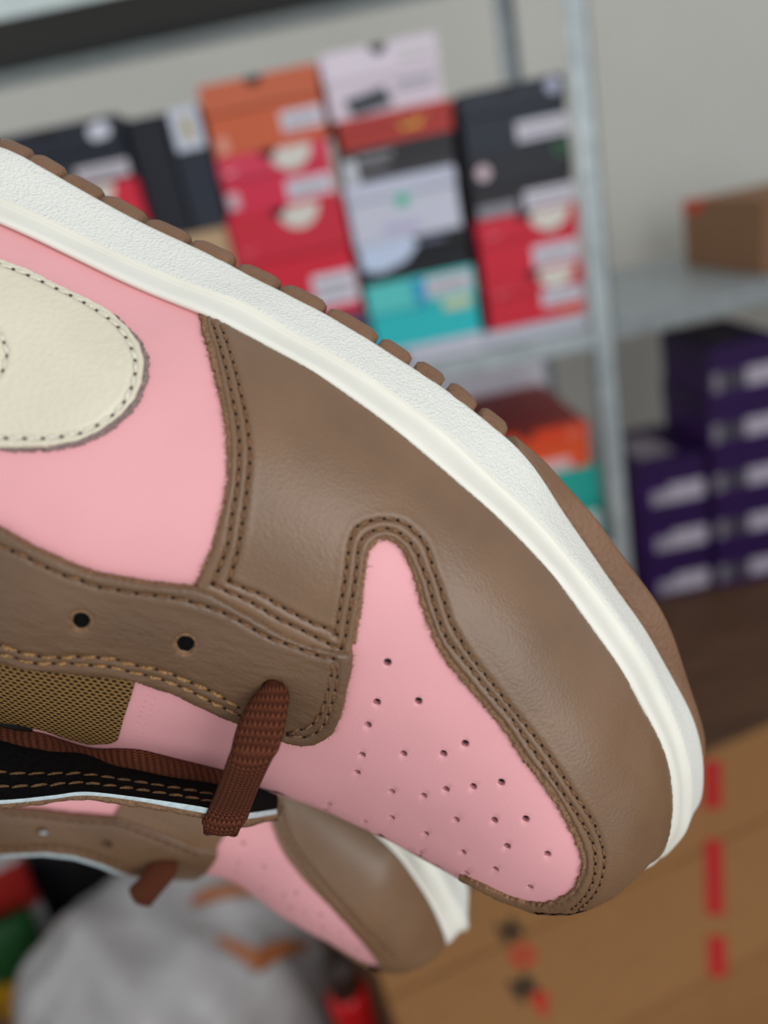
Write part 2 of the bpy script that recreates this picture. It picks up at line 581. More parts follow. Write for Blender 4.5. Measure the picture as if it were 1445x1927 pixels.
def panel(name, surf, outline, mats, parent, thick, step=6.5, rnd=7.0, holes=(), grooves=(), gdepth=0.035, jag=0.0, hole_round=2.0, mirror=None, swell=0.0, uv=False):
    """A sheet of `thick` cm whose top follows `surf`; outline and holes are where its edges lie in the photo."""
    ol = closed_resample(outline, 4.0)
    if jag:
        nv = np.roll(ol, -1, 0) - np.roll(ol, 1, 0); nv /= np.maximum(np.linalg.norm(nv, axis=1, keepdims=True), 1e-6)
        nv = np.stack([-nv[:, 1], nv[:, 0]], 1)
        ol = ol + nv * rng.normal(0, jag, (len(ol), 1))
    loops = [ol] + [np.asarray(h, float) for h in holes]
    pts = [np.vstack(loops)]
    nb = len(pts[0])
    lo, hi = ol.min(0), ol.max(0)
    gx, gy = np.meshgrid(np.arange(lo[0], hi[0], step), np.arange(lo[1], hi[1], step * 0.866))
    gx = gx + (np.arange(gx.shape[0]) % 2)[:, None] * step * 0.5
    G = np.stack([gx.ravel(), gy.ravel()], 1)
    G = G[in_poly(G, ol)]
    dG = dist_poly(G, ol)
    keep = dG > rnd + 2
    for h in holes:
        keep &= ~(np.hypot(*(G - np.mean(h, 0)).T) < np.hypot(*(h[0] - np.mean(h, 0))) * 1.25 + 4)
    gl = []
    for g in grooves:
        gp = smooth_poly(g, 5.0)
        keep &= dist_poly(G, gp, False) > 9
        tv = np.gradient(gp, axis=0); tv /= np.maximum(np.linalg.norm(tv, axis=1, keepdims=True), 1e-6)
        nv = np.stack([-tv[:, 1], tv[:, 0]], 1)
        for k in (-7.5, -4, 0, 4, 7.5):
            gl.append(gp + nv * k)
    pts.append(G[keep])
    extra = list(gl)
    tv = np.roll(ol, -1, 0) - np.roll(ol, 1, 0); tv /= np.maximum(np.linalg.norm(tv, axis=1, keepdims=True), 1e-6)
    nv = np.stack([-tv[:, 1], tv[:, 0]], 1)
    area = 0.5 * np.sum(ol[:, 0] * np.roll(ol[:, 1], -1) - np.roll(ol[:, 0], -1) * ol[:, 1])
    if area < 0:
        nv = -nv
    for k in (rnd * 0.3, rnd * 0.7, rnd * 1.15):
        extra.append(ol + nv * k)
    for h in holes:
        c = np.mean(h, 0)
        for k in (1.18, 1.5):
            extra.append(c + (h - c) * k)
    if extra:
        Eh = np.vstack(extra)
        Eh = Eh[in_poly(Eh, ol)]
        Eh = Eh[dist_poly(Eh, ol) > rnd * 0.25]
        for h in holes:
            Eh = Eh[~in_poly(Eh, np.mean(h, 0) + (h - np.mean(h, 0)) * 1.08)]
        pts.append(Eh)
    A = np.vstack(pts)
    # drop near-duplicates
    key = np.round(A / 1.2).astype(int)
    _, first = np.unique(key, axis=0, return_index=True)
    mask = np.zeros(len(A), bool); mask[first] = True; mask[:nb] = True
    A = A[mask]
    edges = []; k0 = 0
    for lp in loops:
        n = len(lp)
        edges += [(k0 + i, k0 + (i + 1) % n) for i in range(n)]
        k0 += n
    vo, eo, fo, ov, oe, of = delaunay_2d_cdt([Vector(p) for p in A], edges, [], 0, 1e-4)
    V2 = np.array([tuple(v) for v in vo])
    F = np.array([tuple(f) for f in fo if len(f) == 3])
    ctr = V2[F].mean(1)
    ok = in_poly(ctr, ol)
    for h in holes:
        ok &= ~in_poly(ctr, np.asarray(h))
    F = F[ok]
    used = np.unique(F); remap = -np.ones(len(V2), int); remap[used] = np.arange(len(used))
    V2 = V2[used]; F = remap[F]
    L, NN = surf.at(V2)
    d = dist_poly(V2, ol)
    prof = 1 - np.clip(d / rnd, 0, 1)
    off = -(1 - np.sqrt(np.maximum(1 - prof ** 2, 0))) * thick * 0.32
    for h in holes:
        hc = np.mean(h, 0); hr = np.hypot(*(h - hc).T).mean()
        dd = np.hypot(*(V2 - hc).T) - hr
        off -= np.where(dd < hole_round, (1 - np.clip(dd / hole_round, 0, 1)) ** 2 * 0.02, 0)
    if swell:
        off += swell * np.clip((d - rnd) / 40, 0, 1)
    for g in grooves:
        dg = dist_poly(V2, smooth_poly(g, 5.0), False)
        off -= gdepth * np.exp(-(dg / 4.2) ** 2)
        off += gdepth * 0.3 * np.exp(-((dg - 11) / 5.0) ** 2)
    T = L + NN * off[:, None]
    B = L - NN * thick
    # orient faces outwards
    fn = np.cross(T[F[:, 1]] - T[F[:, 0]], T[F[:, 2]] - T[F[:, 0]])
    flip = (fn * NN[F[:, 0]]).sum(1) < 0
    F[flip] = F[flip][:, ::-1]
    cnt = {}
    for f in F:
        for a, b in ((f[0], f[1]), (f[1], f[2]), (f[2], f[0])):
            cnt[(a, b)] = cnt.get((a, b), 0) + 1
    border = [(a, b) for (a, b) in cnt if (b, a) not in cnt]
    bi = sorted(set(v for e in border for v in e)); bmap = {v: i for i, v in enumerate(bi)}
    nT = len(T)
    topdup = T[bi]; low = B[bi]
    mid = 0.5 * (topdup + low)
    if jag:
        mid = mid + rng.normal(0, 0.012, mid.shape)
    verts = np.vstack([T, topdup, mid, low])
    faces = [tuple(f) for f in F]; mi = [0] * len(F)
    nbd = len(bi)
    for a, b in border:
        i, j = bmap[a], bmap[b]
        faces.append((nT + j, nT + i, nT + nbd + i, nT + nbd + j)); mi.append(1)
        faces.append((nT + nbd + j, nT + nbd + i, nT + 2 * nbd + i, nT + 2 * nbd + j)); mi.append(1)
    if mirror is not None:
        MV = verts.copy(); MV[:, 1] = 2 * YC - MV[:, 1]
        MN = np.vstack([NN, NN[bi], NN[bi], NN[bi]]); MN[:, 1] *= -1
        away = ((EYE - MV) * MN).sum(1) / np.linalg.norm(EYE - MV, axis=1) < (0.10 if mirror == 'overlap' else 0.04)
        keep_f = []
        for f, k in zip(faces, mi):
            if all(away[i] for i in f):
                keep_f.append((tuple(reversed([i + len(verts) for i in f])), k))
        faces += [f for f, k in keep_f]; mi += [k for f, k in keep_f]
        verts = np.vstack([verts, MV])
    me = mesh_from(name, verts * 0.01, faces, mi)
    if uv:
        nm = NN.mean(0); nm /= np.linalg.norm(nm)
        eu = np.array([1.0, 0, 0]) - nm * nm[0]; eu /= np.linalg.norm(eu); ev = np.cross(nm, eu)
        UVc = np.stack([verts @ eu, verts @ ev], 1)
        lu = np.zeros(len(me.loops), int); me.loops.foreach_get('vertex_index', lu)
        me.uv_layers.new(name='UVMap').data.foreach_set('uv', UVc[lu].ravel())
    ob = link(name, me, mats, parent)
    return ob


def capsule_template(nr=5, ns=7):
    v = []; f = []
    for i in range(nr + 1):
        th = np.pi * i / nr
        for j in range(ns):
            ph = 2 * np.pi * j / ns
            v.append((np.cos(th), np.sin(th) ** 0.7 * np.cos(ph), np.sin(th) ** 0.7 * np.sin(ph)))
    for i in range(nr):
        for j in range(ns):
            a = i * ns + j; b = i * ns + (j + 1) % ns
            f.append((a, b, b + ns, a + ns))
    return np.array(v), np.array(f)


CT, CF = capsule_template()


def stitches(name, surf, line, parent, mats, spacing=0.225, width=0.028, lift=0.0, tilt=10, fill=0.84, hole=0.031, smooth_step=4.0):
    P2 = smooth_poly(line, smooth_step)
    L, NN = surf.at(P2)
    s = arclen(L); n = max(2, int(s[-1] / spacing))
    t = (np.arange(n) + 0.5) * s[-1] / n
    C = np.stack([np.interp(t, s, L[:, k]) for k in range(3)], 1)
    Nn = np.stack([np.interp(t, s, NN[:, k]) for k in range(3)], 1); Nn /= np.linalg.norm(Nn, axis=1, keepdims=True)
    tg = np.gradient(L, s, axis=0)
    Tn = np.stack([np.interp(t, s, tg[:, k]) for k in range(3)], 1); Tn /= np.linalg.norm(Tn, axis=1, keepdims=True)
    half = 0.5 * s[-1] / n * fill
    V = []; F = []; MI = []; k = 0
    for c, nn, tt in zip(C, Nn, Tn):
        bb = np.cross(nn, tt)
        ang = math.radians(tilt + random.uniform(-5, 5))
        ax = tt * math.cos(ang) + bb * math.sin(ang)
        by = np.cross(nn, ax)
        w = width * random.uniform(0.88, 1.12)
        pts = c + nn * (lift - 0.012) + CT[:, :1] * ax * half + CT[:, 1:2] * by * w + CT[:, 2:] * nn * w * 0.95
        pts = pts - nn * (CT[:, :1] ** 4) * 0.022
        V.append(pts); F += [tuple(q + k) for q in CF]; MI += [0] * len(CF); k += len(CT)
        hc = c + tt * half / fill
        pts = hc + nn * (lift - 0.020) + CT[:, :1] * tt * hole + CT[:, 1:2] * bb * hole * 0.9 + CT[:, 2:] * nn * 0.018
        V.append(pts); F += [tuple(q + k) for q in CF]; MI += [1] * len(CF); k += len(CT)
    me = mesh_from(name, np.vstack(V) * 0.01, F, MI)
    ob = link(name, me, mats, parent)
    tag(ob, kind='stuff')
    return ob


def fray(name, surf, line, parent, mat, out_sign, depth, density=0.55, lmin=0.025, lmax=0.085):
    """loose fibres along a cut leather edge"""
    P2 = smooth_poly(line, 2.0)
    tv = np.gradient(P2, axis=0); tv /= np.maximum(np.linalg.norm(tv, axis=1, keepdims=True), 1e-6)
    nv = np.stack([-tv[:, 1], tv[:, 0]], 1) * out_sign
    L, NN = surf.at(P2)
    L2, _ = surf.at(P2 + nv * 4)
    V = []; F = []
    for p, n, q in zip(L, NN, L2):
        if random.random() > density:
            continue
        o = q - p; o /= max(np.linalg.norm(o), 1e-9)
        tt = np.cross(n, o)
        b = p - n * depth * random.uniform(0.25, 0.95) + tt * random.uniform(-0.02, 0.02)
        dirv = o * random.uniform(0.3, 1.0) + tt * random.uniform(-1, 1) + n * random.uniform(-0.5, 0.5)
        dirv /= np.linalg.norm(dirv)
        ln = random.uniform(lmin, lmax) * (1.8 if random.random() < 0.06 else 1)
        side = np.cross(dirv, n); side /= max(np.linalg.norm(side), 1e-9)
        w = random.uniform(0.003, 0.007)
        midp = b + dirv * ln * 0.55 + n * random.uniform(-0.01, 0.01)
        k = len(V)
        V += [b - side * w, b + side * w, midp + side * w * 0.7, midp - side * w * 0.7, b + dirv * ln + tt * random.uniform(-0.02, 0.02)]
        F += [(k, k + 1, k + 2, k + 3), (k + 3, k + 2, k + 4)]
    ob = link(name, mesh_from(name, np.array(V) * 0.01, F), mat, parent)
    tag(ob, kind='stuff')
    return ob


# ------------------------------------------------------------------ outlines read off the photograph
arch_inner = [(668, 1214), (675, 1172), (681, 1139), (684, 1106), (689, 1073), (693, 1046), (700, 1031), (713, 1018), (726, 1014), (742, 1019), (753, 1027), (762, 1040), (773, 1066), (783, 1095), (793, 1135), (804, 1168), (817, 1203), (830, 1229), (846, 1254), (882, 1297), (913, 1333), (949, 1377), (985, 1432), (1024, 1482), (1052, 1524), (1073, 1563), (1088, 1596), (1096, 1626), (1091, 1654), (1076, 1681), (1055, 1696), (1030, 1705), (997, 1704), (960, 1695), (921, 1678), (890, 1664), (860, 1654)]
quarter_edge = [(374, 578), (381, 622), (392, 655), (401, 690), (412, 734), (420, 772), (426, 822), (428, 871), (427, 905), (423, 930), (416, 967), (406, 1004), (396, 1039), (377, 1079), (365, 1108)]
eyestay_top = [(0, 998), (25, 1014), (55, 1032), (97, 1051), (138, 1070), (180, 1085), (221, 1092), (277, 1102), (332, 1107), (365, 1112), (400, 1123), (415, 1131), (445, 1149), (470, 1162), (502, 1181), (534, 1201), (577, 1219), (626, 1229), (664, 1235)]
eyestay_rest = [(663, 1240), (660, 1273), (654, 1292), (647, 1325), (640, 1355), (626, 1386), (607, 1398), (590, 1406), (565, 1408), (536, 1402), (490, 1384), (445, 1365), (423, 1358), (383, 1339), (360, 1329), (327, 1311), (293, 1301), (255, 1287), (235, 1282), (172, 1277), (111, 1270), (41, 1263), (0, 1253)]
s1_quarter = [(399, 600), (412, 642), (426, 692), (436, 739), (445, 784), (450, 824), (450, 869), (448, 900), (445, 925), (438, 962), (433, 997), (427, 1029), (415, 1062), (400, 1100)]
s1_bottom = [(400, 1100), (427, 1114), (457, 1127), (490, 1145), (524, 1166), (552, 1179), (572, 1189), (594, 1200), (621, 1214), (642, 1222)]
s1_arch = [(643, 1220), (649, 1201), (656, 1159), (666, 1109), (672, 1062), (674, 1040), (679, 1022), (689, 1008), (708, 998), (726, 995), (744, 999), (760, 1010), (775, 1024), (786, 1042), (795, 1066), (806, 1093), (815, 1128), (826, 1164), (841, 1201), (861, 1227), (881, 1252), (899, 1275), (930, 1313), (963, 1352), (993, 1396), (1026, 1443), (1051, 1480), (1077, 1518), (1099, 1553), (1116, 1587), (1121, 1617), (1119, 1650), (1110, 1675), (1095, 1696), (1076, 1713)]
s2_quarter = [(415, 608), (430, 652), (442, 692), (452, 734), (461, 774), (468, 822), (470, 864), (466, 907), (462, 942), (457, 977), (452, 1009), (446, 1042), (431, 1094)]
s2_bottom = [(431, 1094), (460, 1108), (490, 1119), (514, 1134), (552, 1155), (589, 1174), (621, 1186), (632, 1197)]
s2_arch = [(632, 1196), (639, 1151), (649, 1095), (655, 1048), (661, 1015), (673, 993), (693, 982), (715, 977), (735, 977), (757, 982), (775, 995), (797, 1017), (808, 1042), (817, 1073), (826, 1097), (837, 1133), (848, 1168), (866, 1202), (881, 1227), (899, 1252), (930, 1291), (963, 1333), (999, 1377), (1029, 1416), (1057, 1457), (1082, 1496), (1106, 1530), (1122, 1558), (1132, 1587), (1138, 1617), (1134, 1650), (1125, 1675), (1110, 1696), (1090, 1714)]
e_top = [(-40, 1004), (5, 1030), (35, 1042), (62, 1057), (91, 1071), (116, 1082), (149, 1093), (177, 1103), (212, 1110), (245, 1116), (277, 1120), (307, 1124), (338, 1129), (365, 1136), (394, 1145), (422, 1156), (448, 1169), (476, 1185), (506, 1201), (552, 1218), (574, 1226), (599, 1235), (628, 1241)]
e_right1 = [(628, 1244), (623, 1273), (616, 1306), (605, 1339), (593, 1358), (581, 1369), (562, 1375), (541, 1382)]
e_right2 = [(637, 1247), (634, 1278), (628, 1311), (619, 1341), (609, 1365), (593, 1381), (572, 1388), (541, 1386)]
e_low1 = [(-40, 1205), (8, 1219), (36, 1229), (70, 1236), (105, 1239), (142, 1238), (174, 1239), (205, 1241), (228, 1247), (257, 1254), (291, 1261), (320, 1270), (346, 1281), (372, 1292), (399, 1304), (427, 1320), (449, 1333)]
e_low2 = [(-40, 1226), (11, 1235), (50, 1247), (88, 1250), (122, 1250), (158, 1253), (208, 1257), (237, 1264), (268, 1271), (298, 1279), (321, 1287), (349, 1298), (374, 1311), (402, 1325), (430, 1338), (450, 1348)]
emblem = [(-330, 372), (-200, 410), (-60, 462), (0, 485), (50, 503), (116, 536), (166, 560), (206, 582), (239, 613), (262, 643), (271, 676), (266, 716), (252, 749), (226, 779), (186, 809), (143, 829), (83, 840), (0, 842), (-100, 848), (-170, 850), (-130, 806), (-62, 752), (-16, 708), (-5, 667), (-16, 628), (-62, 580), (-150, 505), (-260, 430)]
emb_st = [(-60, 473), (0, 495), (50, 515), (100, 538), (150, 563), (199, 594), (229, 623), (247, 656), (254, 686), (249, 719), (236, 749), (213, 777), (173, 804), (139, 816), (80, 824), (0, 824), (-60, 826)]
emb_in = [(-40, 580), (0, 632), (11, 660), (7, 686), (0, 702), (-40, 745)]
perfs = [(729, 1247), (709, 1322), (787, 1320), (692, 1365), (681, 1421), (759, 1419), (834, 1419), (875, 1400), (672, 1454), (737, 1490), (797, 1498), (839, 1486), (890, 1481), (943, 1473), (737, 1539), (858, 1543), (930, 1544), (989, 1542), (801, 1569), (871, 1604), (954, 1593), (1030, 1608), (790, 1604), (932, 1636), (877, 1643), (997, 1670), (685, 1546), (618, 1514), (717, 1576)]


def circle_px(surf, c, r):
    """outline in the photograph of a punched round hole of radius r (cm) centred at pixel c"""
    L, NN = surf.at([c])
    n = NN[0]; a = np.cross(n, [0, 0, 1.0]); a /= np.linalg.norm(a); b = np.cross(n, a)
    t = np.linspace(0, 2 * np.pi, 14, endpoint=False)
    return project(L[0] + r * (np.cos(t)[:, None] * a + np.sin(t)[:, None] * b))[0]


# ------------------------------------------------------------------ build the sneaker
CAM4 = Matrix.Translation(CAM_LOC) @ CAM_ROT.to_4x4()
shoe_cam = Matrix(SR.tolist()).to_4x4()
shoe_cam.translation = Vector(SO * 0.01)
shoe = empty('sneaker')
shoe.matrix_world = CAM4 @ shoe_cam
tag(shoe, 'near pink and brown leather sneaker, sharp in front, with cream side emblem in view', 'sneaker', 'pair of pink and brown sneakers')

# lining body under the panels
lining = link('lining', body_mesh(), M['lining'], shoe)
toe_lining(shoe)

toe_holes = [circle_px(S_PINK, c, 0.068) for c in perfs]
toe_outline = [(640, 1150), (662, 1100), (665, 1030), (690, 990), (730, 975), (775, 995), (800, 1040), (830, 1130), (860, 1200), (905, 1270), (980, 1360), (1060, 1460), (1105, 1530), (1125, 1590), (1128, 1640), (1110, 1685), (1073, 1716), (1043, 1718), (997, 1715), (960, 1706), (930, 1692), (896, 1674), (860, 1657), (793, 1622), (717, 1575), (660, 1551), (600, 1530), (550, 1506), (522, 1492), (400, 1470), (300, 1452), (221, 1438), (100, 1412), (60, 1400), (60, 1330), (200, 1290), (330, 1260), (560, 1250)]
near_union = np.array(toe_outline, float)
toe_box = panel('toe_box', S_PINK, toe_outline, [M['pink_leather'], M['pink_edge']], shoe, 0.12, 7.0, 5.0, holes=toe_holes, mirror='overlap')
toe_box['label'] = 'pink perforated leather toe box'

quarter_outline = [(-620, 182), (-300, 292), (0, 404), (116, 459), (233, 517), (316, 552), (372, 574), (410, 593), (440, 700), (452, 800), (452, 900), (435, 1000), (405, 1090), (390, 1140), (300, 1130), (200, 1115), (100, 1080), (0, 1030), (-150, 960), (-400, 850), (-620, 770)]
quarter = panel('quarter_panel', S_PINK, quarter_outline, [M['pink_leather'], M['pink_edge']], shoe, 0.12, 9.0, 5.0, mirror=True)
quarter['label'] = 'smooth pink leather side panel'

def shift_line(line, d):
    P = smooth_poly(line, 8.0)
    tv = np.gradient(P, axis=0); tv /= np.maximum(np.linalg.norm(tv, axis=1, keepdims=True), 1e-6)
    d = np.interp(np.linspace(0, 1, len(P)), np.linspace(0, 1, len(d)), d) if hasattr(d, '__len__') else d
    return P + np.stack([-tv[:, 1], tv[:, 0]], 1) * np.reshape(d, (-1, 1))


def raw_band(line, widths, off, thick, parent, mat, jag=1.3):
    """the rough cut edge of a leather layer that shows below its top"""
    a = smooth_poly(line, 8.0); b = shift_line(line, [w * 2.2 for w in widths])
    return panel('raw_edge_band', Surf(off), np.vstack([a, b[::-1]]), [mat, mat], parent, thick, 4.0, 3.0, jag=jag)


QW = [-13, -13, -9, -7, -5, -4, -3]
AW = [-5, -6, -6, -6, -9, -10, -11, -10, -11, -12, -11, -8, -6, -3, -1]
over_outline = [tuple(p) for p in shift_line(quarter_edge, QW)] + [(400, 1150), (520, 1215), (600, 1245), (652, 1250), (662, 1238)] + [tuple(p) for p in shift_line(arch_inner, AW)] + SIL[::-1] + [tuple(p) for p in shift_line(FE, -2)[::-1][4:] if p[0] > 384 and p[1] > 580]
overlay = panel('mudguard_overlay', S_OVER, over_outline, [M['brown_leather'], M['raw_edge']], shoe, 0.14, 6.5, 7.0, grooves=[s1_quarter, s1_bottom, s1_arch, s2_quarter, s2_bottom, s2_arch], jag=0.7, mirror=True)
overlay['label'] = 'brown leather overlay wrapping the toe'
BT = [M['brown_thread'], M['dark_hole']]
for ln in (s1_quarter, s1_bottom, s1_arch, s2_quarter, s2_bottom, s2_arch):
    stitches('stitching', S_OVER, ln, overlay, BT)
raw_band(quarter_edge, QW, -0.045, 0.08, overlay, M['raw_edge'])
raw_band(arch_inner[:-4], AW, -0.045, 0.08, overlay, M['raw_edge'])
fray('frayed_edge', S_OVER, quarter_edge, overlay, M['fibre'], 1, 0.10, 0.8)
fray('frayed_edge', S_OVER, arch_inner[:-8], overlay, M['fibre'], 1, 0.10, 0.8)

def ring_px(c, rx, ry, n=36):
    t = np.linspace(0, 2 * np.pi, n, endpoint=False)
    return np.array(c) + np.stack([rx * np.cos(t), ry * np.sin(t)], 1)


EYELETS = ((151, 1171), (348, 1215))
ey_holes = [ring_px(c, 22, 20) for c in EYELETS] + [circle_px(S_EYE, (514, 1296), 0.20)]
eye_outline = [(-560, 690), (-300, 855), (-120, 945)] + eyestay_top + eyestay_rest + [(-120, 1225), (-300, 1165), (-560, 1050)]
eyestay = panel('eyestay', S_EYE, eye_outline, [M['eyestay_leather'], M['raw_edge']], shoe, 0.17, 6.5, 6.0, holes=ey_holes, grooves=[e_top, e_right1, e_right2, e_low1, e_low2], jag=0.6, hole_round=7.0)
eyestay['label'] = 'brown leather eyelet panel'
for ln in (e_top, e_right1, e_right2):
    stitches('stitching', S_EYE, ln, eyestay, BT, spacing=0.27)
for ln in (e_low1, e_low2):
    stitches('stitching', S_EYE, ln, eyestay, [M['gold_thread'], M['dark_hole']], spacing=0.29, width=0.036)
fray('frayed_edge', S_EYE, eyestay_rest[:10], eyestay, M['fibre'], -1, 0.17, 0.8, 0.03, 0.1)
fray('frayed_edge', S_EYE, eyestay_top, eyestay, M['fibre'], -1, 0.17, 0.25)
for c in EYELETS:
    R0, N0 = S_EYE.at(ring_px(c, 22, 20)); C0, NC = S_EYE.at([c])
    n = NC[0]; V = []; F = []; ns, nt = len(R0), 8
    for i in range(ns):
        rd = R0[i] - C0[0]; rd /= np.linalg.norm(rd)
        for j in range(nt):
            u = 2 * np.pi * j / nt
            V.append(R0[i] + rd * 0.020 * np.cos(u) + n * (0.016 * np.sin(u) - 0.012))
    for i in range(ns):
        for j in range(nt):
            F.append((i * nt + j, ((i + 1) % ns) * nt + j, ((i + 1) % ns) * nt + (j + 1) % nt, i * nt + (j + 1) % nt))
    link('eyelet_rim', mesh_from('eyelet_rim', np.array(V) * 0.01, F), M['raw_edge'], eyestay)
    # ragged black lining seen through the hole
    V = [C0[0] - n * 0.10]
    for i in range(ns):
        V.append(C0[0] + (R0[i] - C0[0]) * random.uniform(0.70, 0.95) - n * 0.055)
    F = [(0, 1 + i, 1 + (i + 1) % ns) for i in range(ns)]
    link('eyelet_lining', mesh_from('eyelet_lining', np.array(V) * 0.01, F), M['black_lining'], eyestay)
    V = []; F = []
    for i in range(ns):
        V += [R0[i] - n * 0.01, C0[0] + (R0[i] - C0[0]) * 0.66 - n * 0.075]
        F.append((2 * i, 2 * ((i + 1) % ns), 2 * ((i + 1) % ns) + 1, 2 * i + 1))
    link('eyelet_wall', mesh_from('eyelet_wall', np.array(V) * 0.01, F), M['raw_edge'], eyestay)

emb = panel('side_emblem', S_OVER, emblem, [M['cream_leather'], M['mauve_edge']], shoe, 0.15, 7.0, 6.0, grooves=[emb_st, emb_in], gdepth=0.05, jag=0.35, swell=0.03)
emb['label'] = 'cream leather curved side emblem'
stitches('stitching', S_OVER, emb_st, emb, [M['cream_thread'], M['grey_hole']], spacing=0.27, width=0.036, hole=0.03)
stitches('stitching', S_OVER, emb_in, emb, [M['cream_thread'], M['grey_hole']], spacing=0.24, width=0.036, hole=0.03)
raw_band([(215, 588), (250, 622), (272, 652), (280, 680), (275, 720), (261, 755), (233, 786), (192, 816), (147, 837), (84, 847), (0, 848)], [1, 3, 6, 7, 8, 8, 8, 7, 7, 6, 5], -0.06, 0.07, emb, M['mauve_edge'])
fray('frayed_edge', S_OVER, emblem[10:17], emb, M['mauve_edge'], -1, 0.15, 0.5, 0.02, 0.06)

# tongue mesh and seam in the throat
S_TONGUE = Surf(PINK_OFF + 0.05)
tongue_outline = [(-500, 1010), (-250, 1150), (-100, 1215), (0, 1240), (100, 1262), (180, 1268), (240, 1276), (253, 1288), (246, 1313), (232, 1354), (221, 1396), (207, 1402), (166, 1404), (124, 1393), (83, 1378), (33, 1366), (0, 1363), (-100, 1340), (-250, 1270), (-500, 1130)]
tongue = panel('tongue', S_TONGUE, tongue_outline, [M['mesh_fabric'], M['black_lining']], shoe, 0.06, 7.0, 4.0, uv=True)
tongue['label'] = 'gold brown mesh tongue'
for ln in ([(279, 1300), (268, 1335), (256, 1368), (246, 1394)], [(293, 1308), (282, 1340), (271, 1372), (262, 1396)]):
    stitches('seam_stitching', S_PINK, ln, toe_box, [M['pink_thread'], M['pink_hole']], spacing=0.2, width=0.022, hole=0.02)


# ------------------------------------------------------------------ laces and the raised far eyestay
def loft(name, rows, mats, parent, closed=False, uv=None, mi=None):
    rows = np.array(rows)
    n, k = rows.shape[:2]
    F = []; MI = []
    for i in range(n - 1):
        for j in range(k - (0 if closed else 1)):
            F.append((i * k + j, i * k + (j + 1) % k, (i + 1) * k + (j + 1) % k, (i + 1) * k + j))
            MI.append(mi[j] if mi else 0)
    me = mesh_from(name, rows.reshape(-1, 3) * 0.01, F, MI)
    if uv is not None:
        ul = me.uv_layers.new(name='UVMap')
        for p in me.polygons:
            for li, vi in zip(p.loop_indices, p.vertices):
                ul.data[li].uv = uv(vi // k, vi % k)
    bm = bmesh.new(); bm.from_mesh(me)
    bmesh.ops.recalc_face_normals(bm, faces=bm.faces)
    bm.to_mesh(me); bm.free()
    return link(name, me, mats, parent)


def ribbon(name, left, right, dl, dr, parent, mat, thick=0.13, crown=0.08, nrow=60, ncol=13):
    """flat woven band; left/right edges given by pixel and distance from the camera (cm)"""
    Lp = resample(np.column_stack([smooth_poly(np.column_stack([left, dl]), 6.0)]), nrow)
    Rp = resample(np.column_stack([smooth_poly(np.column_stack([right, dr]), 6.0)]), nrow)
    LP = from_depth(Lp[:, :2], Lp[:, 2]); RP = from_depth(Rp[:, :2], Rp[:, 2])
    ctr = 0.5 * (LP + RP); s = arclen(ctr)
    tg = np.gradient(ctr, axis=0); rows = []
    for i in range(nrow):
        ac = RP[i] - LP[i]
        n = np.cross(tg[i], ac); n /= max(np.linalg.norm(n), 1e-9)
        if n @ (EYE - ctr[i]) < 0:
            n = -n
        row = []
        for j in range(ncol):
            t = j / (ncol - 1)
            e = np.sqrt(max(1 - (2 * t - 1) ** 4, 0))
            row.append(LP[i] + ac * t + n * (crown * (1 - (2 * t - 1) ** 2) + thick * 0.5 * e - thick * 0.5))
        for j in range(ncol - 2, 0, -1):
            t = j / (ncol - 1)
            e = np.sqrt(max(1 - (2 * t - 1) ** 4, 0))
            row.append(LP[i] + ac * t + n * (crown * 0.7 * (1 - (2 * t - 1) ** 2) - thick * 0.5 * e - thick * 0.5))
        rows.append(row)
    K = len(rows[0])
    return loft(name, rows, mat, parent, True, uv=lambda i, j: (s[i], (j / (ncol - 1)) if j < ncol else (K - j) / (ncol - 1)))


def depth_at(surf, px):
    L, _ = surf.at(px)
    return project(L)[1]


# far eyestay: rises out of the throat, black lining turned to the viewer
b_px = np.array([(-300, 1235), (-150, 1310), (0, 1368), (83, 1386), (221, 1418), (400, 1452), (490, 1476), (512, 1488), (523, 1499)], float)
t_px = np.array([(-300, 1480), (-150, 1508), (0, 1506), (97, 1497), (160, 1490), (249, 1499), (360, 1515), (450, 1530), (521, 1523)], float)
w_px = np.array([(-300, 1488), (-150, 1516), (0, 1513), (97, 1504), (160, 1497), (249, 1506), (360, 1526), (450, 1541), (522, 1532)], float)
n_px = np.array([(-300, 1500), (-150, 1528), (0, 1523), (97, 1511), (160, 1506), (249, 1517), (360, 1538), (450, 1556), (523, 1543)], float)
fl_n = 70


def px_row(p):
    return resample(smooth_poly(p, 8.0), fl_n)


bp, tp, wp, np_ = px_row(b_px), px_row(t_px), px_row(w_px), px_row(n_px)
bd = depth_at(S_PINK, bp)
for _ in range(30):
    bd[1:-1] = 0.25 * bd[:-2] + 0.5 * bd[1:-1] + 0.25 * bd[2:]
fall = np.clip((fl_n - 1 - np.arange(fl_n)) / 8.0, 0, 1)
td = bd - 0.05 - 1.35 * fall
lin_rows = []
Bq, Tq, Wq, Nq = from_depth(bp, bd + 0.12), from_depth(tp, td), from_depth(wp, td + 0.06), from_depth(np_, td + 0.16)
for i in range(fl_n):
    row = []
    for t in np.linspace(0, 1, 9):
        sag = -0.03 * np.sin(np.pi * t)
        row.append(Bq[i] * (1 - t) + Tq[i] * t + np.array([0, 0, 1.0]) * sag)
    lin_rows.append(row)
far_eye = loft('eyestay_lining', lin_rows, M['black_lining'], shoe)
far_eye['label'] = 'black fabric lining of the raised far eyelet panel'
foam = loft('foam_edge', [[Tq[i], 0.5 * (Tq[i] + Wq[i]) + np.array([0, 0, 0.02]), Wq[i]] for i in range(fl_n)], M['foam'], shoe)
foam['label'] = 'pale foam edge between lining and leather'
down = np.array([0, -1.9, -2.0])
raw_rows = []
